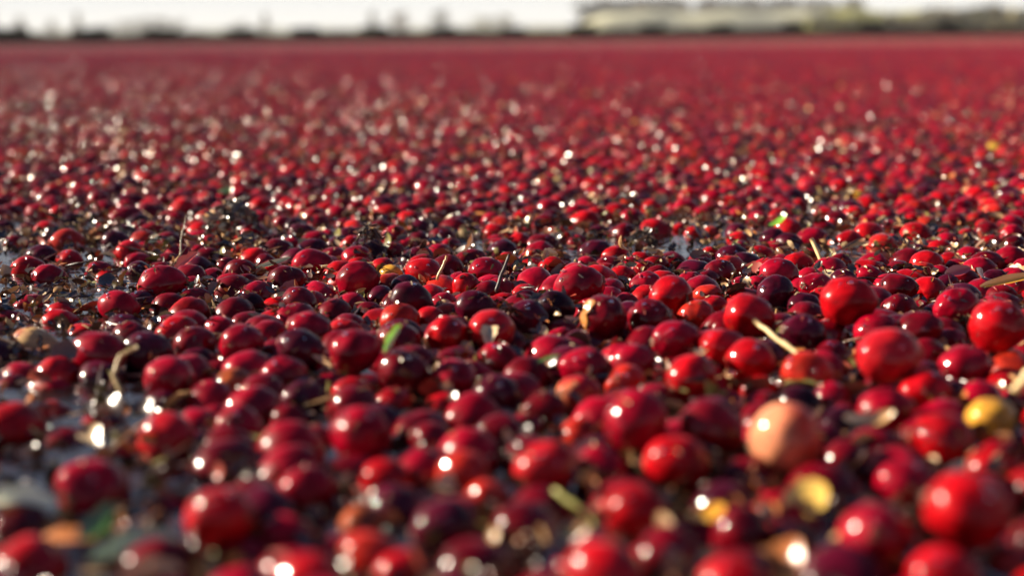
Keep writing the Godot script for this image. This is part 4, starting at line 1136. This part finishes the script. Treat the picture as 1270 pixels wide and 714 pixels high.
func build_berries() -> void:
	for b in berries:
		var at := Vector3(b[1], b[2], b[3]) / 1000.0
		var length: float = b[4] / 1000.0
		var yaw := deg_to_rad(b[6])
		var kind := 0
		var v := rng.randi() % 8
		if b[8] == "peach":
			v = 8
			yaw = 0.3
		elif b[8] == "blush":
			v = 9
			yaw = 0.2
		elif rng.randf() < 0.5:
			yaw += PI
		var o := thing("cranberry", at)
		tag(o, b[9], "cranberry", "cranberries floating on the flooded bog")
		var bs := berry_basis(length, b[5], yaw, deg_to_rad(b[7]), rng.randf() * TAU)
		var t := Transform3D(bs, Vector3.ZERO)
		var hue: String = b[0]
		if b[8] == "half" or ((hue == "r" or hue == "c") and b[8] == "" and rng.randf() < 0.05):
			v = 10
			hue = "p"
		part("skin", skins[v], mats[hue + str([0, 0, 1, 1, 2][rng.randi() % 5])], o, t)
		if rng.randf() < 0.22:
			part("stalk_stub", stub_mesh, mats["straw"], o, Transform3D(Basis.from_scale(Vector3.ONE * length * 0.5).rotated(bs.y.normalized().cross(Vector3.UP).normalized(), -bs.y.angle_to(Vector3.UP)) , bs.y * 0.88))
		part("calyx", calyx_mesh, mats["calyx"], o, t)
		claim(at, length * 0.5 / pow(b[5], 0.6))
		if b[8] == "slit":
			var e := Transform3D(Basis(Vector3(length * 0.20, length * 0.02, 0), Vector3(0, length * 0.06, -length * 0.01), Vector3(0, 0, length * 0.05)), bs * (bs.inverse() * Vector3(0.02, 0.16, 1.0)).normalized())
			part("split", dome_shape(16, 10, 1.0), mats["dark"], o, e)
		if b[9].contains("torn tan leaf on its side"):
			torn_at = at
			torn_r = length * 0.5
		# drops of water on the larger ones
		if at.z > -0.75 and length > 0.013:
			for k in rng.randi_range(1, 3):
				var d := Vector3(rng.randf_range(-0.9, 0.3), rng.randf_range(0.1, 0.9), rng.randf_range(0.2, 0.9)).normalized()
				var local := (bs.inverse() * d).normalized()
				var p := bs * local
				var nrm := (bs.inverse().transposed() * local).normalized()
				var s := rng.randf_range(0.0003, 0.0008)
				var ax := nrm.cross(Vector3(0.3, 0.2, 0.9)).normalized()
				part("water_drop", drop_mesh, mats["drop"], o, Transform3D(Basis(ax * s, nrm * s, ax.cross(nrm) * s), p))

func random_tone(r: RandomNumberGenerator) -> Color:
	var k := r.randf()
	var c: Color
	if k < 0.27: c = tone["r"]
	elif k < 0.62: c = tone["c"]
	elif k < 0.80: c = tone["d"]
	elif k < 0.90: c = tone["m"]
	elif k < 0.965: c = tone["o"]
	elif k < 0.985: c = tone["k"]
	elif k < 0.99: c = tone["d"]
	elif k < 0.995: c = tone["t"]
	elif k < 0.998: c = tone["w"]
	else: c = tone["y"]
	var l := r.randf_range(0.8, 1.12)
	return Color(c.r * l, c.g * l * r.randf_range(0.7, 1.4), c.b * l)

func scatter(called: String, mesh: Mesh, mat: Material, list: Array, parent: Node) -> MultiMeshInstance3D:
	var mm := MultiMesh.new()
	mm.transform_format = MultiMesh.TRANSFORM_3D
	mm.use_colors = true
	mm.mesh = mesh
	mm.instance_count = list.size()
	for i in list.size():
		mm.set_instance_transform(i, list[i][0])
		mm.set_instance_color(i, list[i][1])
	var o := MultiMeshInstance3D.new()
	o.name = called
	o.multimesh = mm
	o.material_override = mat
	parent.add_child(o, true)
	return o

func build_mass() -> void:
	var r := RandomNumberGenerator.new()
	r.seed = 91
	patches.seed = 6
	patches.frequency = 3.2
	patches.fractal_octaves = 3
	var near := [[], [], []]
	# the raft close to the lens: packed one by one round the single berries, a second layer below in front
	for layer in [0, 1, 2]:
		for i in [42000, 9000, 16000][layer]:
			var z := -r.randf_range(0.17, 1.3) if layer == 0 else -r.randf_range(0.17, 0.66)
			var x := r.randf_range(-1, 1) * (0.44 * -z + 0.07)
			var rad := r.randf_range(0.0064, 0.0088)
			var y: float = [-0.0008, -0.0035, -0.0045][layer] + r.randf_range(-0.0012, 0.0014)
			var inside := absf(x) < 0.345 * -z
			if layer == 0 and z > -0.60 and inside:
				if r.randf() < 0.5: continue
				y -= 0.0004
				rad += 0.0006
			if layer == 2 and inside and z > -0.5: continue
			var n := patches.get_noise_2d(x, z * 0.7)
			if z > -0.68 and z < -0.30 and x < z * 0.31 + 0.03:       # the open water on the left
				if r.randf() < 0.985 or layer > 0: continue
			if z > -0.335 and x < -0.055 - (z + 0.335) * 0.3:
				if r.randf() < 0.96 or layer > 0: continue
			if layer == 0 and z < -0.60:
				var fade := smoothstep(0.6, 0.66, -z) * (1.0 - smoothstep(0.76, 0.9, -z))
				if r.randf() < 0.93 * fade: continue
				if n > 0.22 + 0.5 * smoothstep(0.8, 1.0, -z): continue
			var p := Vector3(x, y, z)
			if not is_free(p, rad, [0.97 if z < -0.6 else 0.9, 0.93, 0.9][layer]): continue
			claim(p, rad)
			var aspect := r.randf_range(1.02, 1.25)
			near[r.randi() % 3].append([Transform3D(berry_basis(rad * 2.0 * pow(aspect, 0.6), aspect, r.randf() * TAU, r.randf_range(-0.5, 0.5), r.randf() * TAU), p), random_tone(r) if z < -0.52 or not inside else (tone[["d", "d", "c", "m", "c", "d"][r.randi() % 6]] as Color)])
	var mass := thing("cranberry_raft", Vector3.ZERO)
	tag(mass, "countless further red cranberries floating as a raft across the bog", "cranberries", "", "stuff")
	for k in 3:
		scatter("berries", berry_shape(60 + k, 24, 14), mats["any" + str(k)], near[k], mass)
	# the middle distance: berry by berry to ten metres
	var mid := [[], [], []]
	var step := 0.0156
	var row := 0
	var zz := -1.28
	while zz > -10.0:
		var half := 0.42 * -zz + 0.12
		var xx := -half + (row % 2) * step * 0.5
		while xx < half:
			var x := xx + r.randf_range(-0.0075, 0.0075)
			var z := zz + r.randf_range(-0.0075, 0.0075)
			xx += step
			var n := patches.get_noise_2d(x * 0.8, z * 0.45)
			var keep := 0.9 - 0.42 * smoothstep(0.12, 0.42, n) - 0.25 * smoothstep(0.05, 0.36, x / z)
			if r.randf() > keep: continue
			var rad := r.randf_range(0.0064, 0.0088)
			var aspect := r.randf_range(1.02, 1.25)
			mid[r.randi() % 3].append([Transform3D(berry_basis(rad * 2.0, aspect, r.randf() * TAU, r.randf_range(-0.4, 0.4), r.randf() * TAU), Vector3(x, r.randf_range(-0.003, 0.001), z)), random_tone(r)])
		zz -= step * 0.87
		row += 1
	for k in 3:
		scatter("berries", berry_shape(70 + k, 14, 9), mats["any" + str([0, 1, 0][k])], mid[k], mass)
	# the far field: patches of berries to the dike
	for v in 3:
		var st := SurfaceTool.new()
		st.begin(Mesh.PRIMITIVE_TRIANGLES)
		st.set_smooth_group(0)
		var base := 0
		var cols := 34
		var pitch := 0.6 / cols
		for i in cols:
			for j in cols:
				if r.randf() < 0.14: continue
				var c := random_tone(r) if r.randf() > 0.3 else Color(0.50, 0.30, 0.15) * r.randf_range(0.4, 1.2)
				var at := Vector3((i + 0.5 * (j % 2) + r.randf_range(-0.45, 0.45)) * pitch - 0.3, r.randf_range(-0.0015, 0.0025), (j + r.randf_range(-0.45, 0.45)) * pitch - 0.3)
				var rx := r.randf_range(0.0068, 0.0095)
				for k in 4:
					var th: float = [0.0, 0.5, 1.0, 1.5][k]
					for m in 8:
						var ph: float = TAU * m / 8.0
						st.set_color(c)
						st.add_vertex(at + Vector3(sin(th) * cos(ph), cos(th) * 0.9, sin(th) * sin(ph)) * rx)
				for k in 3:
					for m in 8:
						var a := base + k * 8 + m
						var b := base + k * 8 + (m + 1) % 8
						for q in [a, b, a + 8, b, b + 8, a + 8]:
							st.add_index(q)
				base += 32
		st.generate_normals()
		var list := []
		var z := -10.25
		while z > -24.3:
			var half := 0.42 * -z + 0.8
			var x := -half
			while x < half:
				if (int(floor(x / 0.6)) * 7 + int(floor(z / 0.6)) * 13 + 100000) % 3 == v:
					list.append([Transform3D(Basis.from_euler(Vector3(0, (r.randi() % 4) * PI / 2, 0)), Vector3(x, 0, z)), Color.WHITE])
				x += 0.6
			z -= 0.6
		scatter("berries", st.commit(), mats["any3"], list, mass)

# ------------------------------------------------------------------------------------------ leaves and stalks
func loose_leaf(at: Vector3, length: float, yaw: float, pitch: float, roll: float, colour: String, shape: int, label: String, wide := 1.0) -> MeshInstance3D:
	var b := Basis.from_euler(Vector3(roll, yaw, pitch)).scaled_local(Vector3(length, length, length * wide))
	var o := part("leaf", leaf_meshes[shape], mats["leaf " + colour], self, Transform3D(b, at))
	tag(o, label, "leaf", "loose leaves among the cranberries")
	return o

func stalk(called: String, pts: Array, r0: float, r1: float, m: String, label: String) -> void:
	var base: Vector3 = pts[0]
	var local := []
	for i in pts.size() - 1:
		for k in 4:
			local.append(pts[i].lerp(pts[i + 1], k / 4.0) - base + Vector3(rng.randf_range(-1, 1), rng.randf_range(-1, 1), 0) * r0 * 0.3)
	local.append(pts[-1] - base)
	var o := part(called, tube(local, r0, r1), mats[m], self, Transform3D(Basis(), base))
	tag(o, label, "stalk", "stalks and twigs among the cranberries")

func mmv(x: float, y: float, z: float) -> Vector3:
	return Vector3(x, y, z) / 1000.0

func build_leaves() -> void:
	loose_leaf(mmv(-35.5, 15, -418), 0.011, 0.2, 1.1, 0.3, "green", 5, "bright green leaf stub standing between blurred berries")
	loose_leaf(mmv(11, 7, -425), 0.007, 0.1, 0.3, 0.2, "deep green", 0, "deep green leaf low between berries, right of the bright green stub")
	loose_leaf(mmv(140.5, 7, -742), 0.012, 0.4, 0.6, 0.4, "green", 1, "bright green leaf lying on the brown litter beyond the straw")
	loose_leaf(mmv(-106, 6, -622), 0.017, 0.5, 0.45, 0.9, "pale green", 0, "pale green leaf sliver leaning between two crimson berries", 0.45)
	loose_leaf(mmv(-180, 5, -710), 0.010, 1.2, 0.2, 0.8, "pale green", 2, "small pale green leaf left of the thin grass blade")
	loose_leaf(mmv(-187, 5, -925), 0.012, 0.8, 0.3, 0.7, "green", 3, "small yellow green leaf far out on the left")
	loose_leaf(mmv(63, 6, -294), 0.011, 0.5, 0.7, 0.9, "yellow", 1, "crumpled yellow leaf below the large peach cranberry", 2.0)
	loose_leaf(mmv(41, 4, -290), 0.009, 0.3, 0.2, 0.5, "amber", 1, "amber leaf scrap left of the crumpled yellow leaf", 1.3)
	loose_leaf(mmv(-144, 7, -622), 0.014, 0.6, 0.9, 0.7, "red", 5, "red leaf flake standing up out of the water")
	loose_leaf(mmv(-18.3, 10, -648), 0.012, 0.4, 1.2, 0.3, "tan", 8, "upright tan leaf leaning on a crimson berry", 0.7)
	loose_leaf(mmv(49, 10, -640), 0.012, 0.3, -1.0, 0.5, "tan", 3, "thin tan leaf lying across an orange speckled berry", 0.55)
	loose_leaf(mmv(186, 6, -585), 0.013, 0.5, 0.2, 0.7, "red", 0, "flat red leaf beside the orange berry on the right", 1.3)
	loose_leaf(mmv(191, 7, -572), 0.012, 1.5, 0.3, 0.9, "reddish", 4, "brown red leaf right of the flat red leaf", 1.3)
	loose_leaf(mmv(195, 8, -548), 0.025, 0.25, 0.22, 0.6, "amber", 0, "long amber yellow leaf on the right, beside a glossy berry", 0.55)
	loose_leaf(mmv(-110, 3, -302), 0.018, 0.1, 0.0, 0.25, "pale", 2, "pale leaf floating on the water at the left edge")
	loose_leaf(mmv(-98, 3, -310), 0.014, 0.8, 0.1, 0.2, "deep green", 6, "olive green leaf beyond the floating pale leaf")
	loose_leaf(mmv(-88, 4, -285), 0.014, 1.4, 0.3, 0.3, "deep green", 1, "dark green leaf right of the floating pale leaf")
	loose_leaf(mmv(-76, 3, -272), 0.018, 0.4, 0.1, 0.2, "pale green", 5, "light green leaf lowest on the water at left", 1.1)
	loose_leaf(mmv(-94, 3, -282), 0.014, 0.0, 0.1, 0.2, "orange brown", 7, "orange brown leaf in front of the floating pale leaf")
	loose_leaf(mmv(-70, 3, -258), 0.016, 0.7, 0.1, 0.2, "orange brown", 2, "orange brown leaf in front of the light green leaf")
	loose_leaf(mmv(104, 3, -322), 0.009, 0.9, 0.4, 0.6, "pale green", 4, "pale green scrap in front of the big yellow cranberry")
	loose_leaf(mmv(88, 9, -342), 0.015, 0.15, 0.1, 0.6, "tan", 3, "tan curled leaf between the peach and the yellow cranberries", 0.6)
	if torn_at != Vector3.ZERO:
		var leaf := part("leaf", wrap_shape(), mats["leaf wrap"], self, Transform3D(Basis.from_scale(Vector3.ONE * torn_r * 0.98), torn_at))
		tag(leaf, "torn tan leaf wrapped over the side of a dark berry", "leaf", "loose leaves among the cranberries")
	for q in dead_leaves:
		loose_leaf(Vector3(q[1] / 1000.0, 0.0028, q[2] / 1000.0), q[3] / 1000.0, deg_to_rad(q[4]), deg_to_rad(q[5]), rng.randf_range(0.1, 0.6), q[0], rng.randi() % 10, q[6], rng.randf_range(0.7, 1.2))
	# stalks
	stalk("straw", [mmv(140.5, -1.5, -630), mmv(139, 5, -634), mmv(136.4, 12.5, -640)], 0.0011, 0.0010, "straw", "straw standing up among the berries on the right")
	stalk("straw", [mmv(89, 7, -424), mmv(83, 10.5, -434), mmv(77.4, 14.5, -445)], 0.0008, 0.0007, "straw", "pale straw leaning on big red berries")
	stalk("stem", [mmv(-114, 3, -402), mmv(-117, 8, -405), mmv(-115.5, 13, -409), mmv(-111, 15, -411)], 0.0006, 0.0005, "straw", "drooping pale stem over a maroon berry")
	stalk("twig", [mmv(-6, 6, -548), mmv(-4, 12, -553), mmv(-1, 19, -558)], 0.0008, 0.0006, "twig", "dark upright twig behind two maroon berries")
	stalk("twig", [mmv(-30, 9, -560), mmv(-27, 15, -562), mmv(-26, 18, -563)], 0.0006, 0.0005, "straw", "short pale stick leaning on a maroon berry")
	stalk("grass_blade", [mmv(-156, 2, -660), mmv(-156, 11, -664), mmv(-154, 22, -668)], 0.00045, 0.00018, "blade", "thin grass blade standing out of the water")
	stalk("stem", [mmv(9, 5, -304), mmv(14, 3, -299), mmv(17, 1, -297), mmv(19, -2, -294)], 0.0007, 0.0006, "stem", "olive stem curving down between blurred berries")
	stalk("straw", [mmv(128, 14, -352), mmv(132, 20, -352)], 0.0013, 0.0012, "straw", "straw end at the right edge above the yellow cranberry")
	stalk("twig", [mmv(-84, 5, -618), mmv(-72, 6, -622), mmv(-62, 5, -628)], 0.0006, 0.0004, "straw", "curly pale root lying before the dirty crimson berry")
	# a tangle of dry leaves
	leaf_tangle(mmv(-147, 2, -742), 1.2, 90, "tangle of dry brown leaves and stems heaped on the water, left of centre")
	leaf_tangle(mmv(-66, 10, -655), 0.55, 30, "smaller clump of black leaf debris stuck on a dark berry")
	leaf_tangle(mmv(64, 1, -690), 0.6, 34, "low clump of tan leaf debris between red berries right of centre")

func leaf_tangle(at: Vector3, size: float, count: int, label: String) -> void:
	var o := thing("leaf_tangle", at)
	tag(o, label, "leaf tangle", "clumps of dry leaves on the bog")
	var cols := ["dark brown", "dark brown", "brown", "dark brown", "tan", "dark brown", "dark brown"]
	for k in count:
		var a := rng.randf() * TAU
		var q := sqrt(rng.randf())
		var p := Vector3(cos(a) * 0.0125 * q, 0.001 + 0.0165 * sqrt(1.0 - q * q) * rng.randf_range(0.35, 1.0), sin(a) * 0.010 * q) * size
		var s := rng.randf_range(0.005, 0.009) * (0.4 + 0.6 * size)
		part("leaf", leaf_meshes[rng.randi() % 10], mats["leaf " + cols[k % 7]], o, Transform3D(Basis.from_euler(Vector3(rng.randf() * 3.0, rng.randf() * TAU, rng.randf_range(-1.2, 1.2))).scaled_local(Vector3(s, s, s * rng.randf_range(0.5, 1.1))), p))
	for k in 9:
		var a := rng.randf() * TAU
		part("stem", tube([Vector3(cos(a) * 0.012, 0.002, sin(a) * 0.01) * size, Vector3(cos(a) * 0.004, 0.013, sin(a) * 0.004) * size, Vector3(cos(a + 2.0) * 0.008, 0.017, sin(a + 2.0) * 0.006) * size], 0.0005, 0.0003, 6), mats["twig"], o)

func build_litter() -> void:
	var r := RandomNumberGenerator.new()
	r.seed = 17
	var pal := [Color(0.16, 0.065, 0.028), Color(0.46, 0.27, 0.12), Color(0.05, 0.024, 0.014), Color(0.40, 0.13, 0.03), Color(0.20, 0.17, 0.05), Color(0.30, 0.05, 0.03), Color(0.09, 0.04, 0.022), Color(0.03, 0.016, 0.012), Color(0.50, 0.36, 0.20)]
	var lists := [[], [], [], []]
	var o := thing("leaf_litter", Vector3.ZERO)
	tag(o, "fine leaf litter and bits of stem afloat between the cranberries", "litter", "", "stuff")
	for i in 80000:
		var z := -(0.2 + 2.6 * pow(r.randf(), 1.25))
		if z > -0.5 and r.randf() < 0.5: continue
		var x := r.randf_range(-1, 1) * (0.44 * -z + 0.05)
		if z > -0.68 and z < -0.30 and x < z * 0.29 + 0.02 and r.randf() < 0.4: continue
		var s := r.randf_range(0.002, 0.0065)
		if r.randf() < 0.12: s *= 1.7
		var y := r.randf_range(0.0002, 0.0030)
		var b := Basis.from_euler(Vector3(r.randfn() * 0.7, r.randf() * TAU, r.randfn() * 0.7)).scaled_local(Vector3(s, s, s * r.randf_range(0.8, 1.9)))
		if patches.get_noise_2d(x * 2.0 + 31.0, z * 2.0) < 0.02 and r.randf() < 0.6: continue
		y += 0.007 * clampf(patches.get_noise_2d(x * 4.0 + 7.0, z * 4.0) * 2.2, 0, 1) * r.randf()
		lists[i % 4].append([Transform3D(b, Vector3(x, y, z)), pal[[0, 1, 2, 3, 4, 5, 6, 6, 2, 0, 7, 7, 8, 2][r.randi() % 14]]])
	# wet leaf scraps riding on the raft farther out
	for i in 26000:
		var z := -(1.15 + 4.5 * pow(r.randf(), 1.4))
		var x := r.randf_range(-1, 1) * (0.42 * -z + 0.05)
		if r.randf() < 0.25 + 0.65 * smoothstep(-0.3, 0.15, x / -z): continue
		var s := r.randf_range(0.004, 0.010)
		var b := Basis.from_euler(Vector3(r.randfn() * 0.9, r.randf() * TAU, r.randfn() * 0.9)).scaled_local(Vector3(s, s, s * r.randf_range(0.7, 1.3)))
		lists[i % 4].append([Transform3D(b, Vector3(x, r.randf_range(0.002, 0.0085), z)), pal[[0, 5, 3, 5, 6, 2, 5, 3][r.randi() % 8]]])
	# bits lying on the berries
	for key in taken:
		for q in taken[key]:
			var p: Vector3 = q[0]
			if p.z > -0.3 or p.y < -0.002: continue
			for k in r.randi_range(1, 9):
				var d := Vector3(r.randfn(), absf(r.randfn()) + 0.15, r.randfn()).normalized()
				var s := r.randf_range(0.0008, 0.0034)
				var b := Basis(Quaternion(Vector3.UP, d)) * Basis.from_euler(Vector3(0, r.randf() * TAU, 0)).scaled_local(Vector3(s, s, s * r.randf_range(0.4, 0.9)))
				lists[k % 4].append([Transform3D(b, p + d * q[1] * 1.0), pal[r.randi() % 9]])
	for k in 4:
		scatter("bits", leaf_meshes[k * 2], mats["litter"], lists[k], o)
	# fine twigs
	var st := []
	for i in 700:
		var z := -(0.3 + 1.5 * pow(r.randf(), 1.2))
		var x := r.randf_range(-1, 1) * (0.44 * -z + 0.05)
		var s := r.randf_range(0.003, 0.009)
		var t := r.randf_range(0.00022, 0.0005)
		var b := Basis.from_euler(Vector3(r.randfn() * 0.2, r.randf() * TAU, r.randfn() * 0.25)).scaled_local(Vector3(s, t, t))
		st.append([Transform3D(b, Vector3(x, r.randf_range(0.0008, 0.006), z)), pal[[7, 0, 1, 2, 6][r.randi() % 5]]])
	scatter("twigs", tube([Vector3(-0.5, 0, 0), Vector3(-0.2, 0.6, 0.5), Vector3(0.15, 0.2, -0.6), Vector3(0.5, 0, 0)], 1.0, 0.7, 6), mats["litter"], st, o)
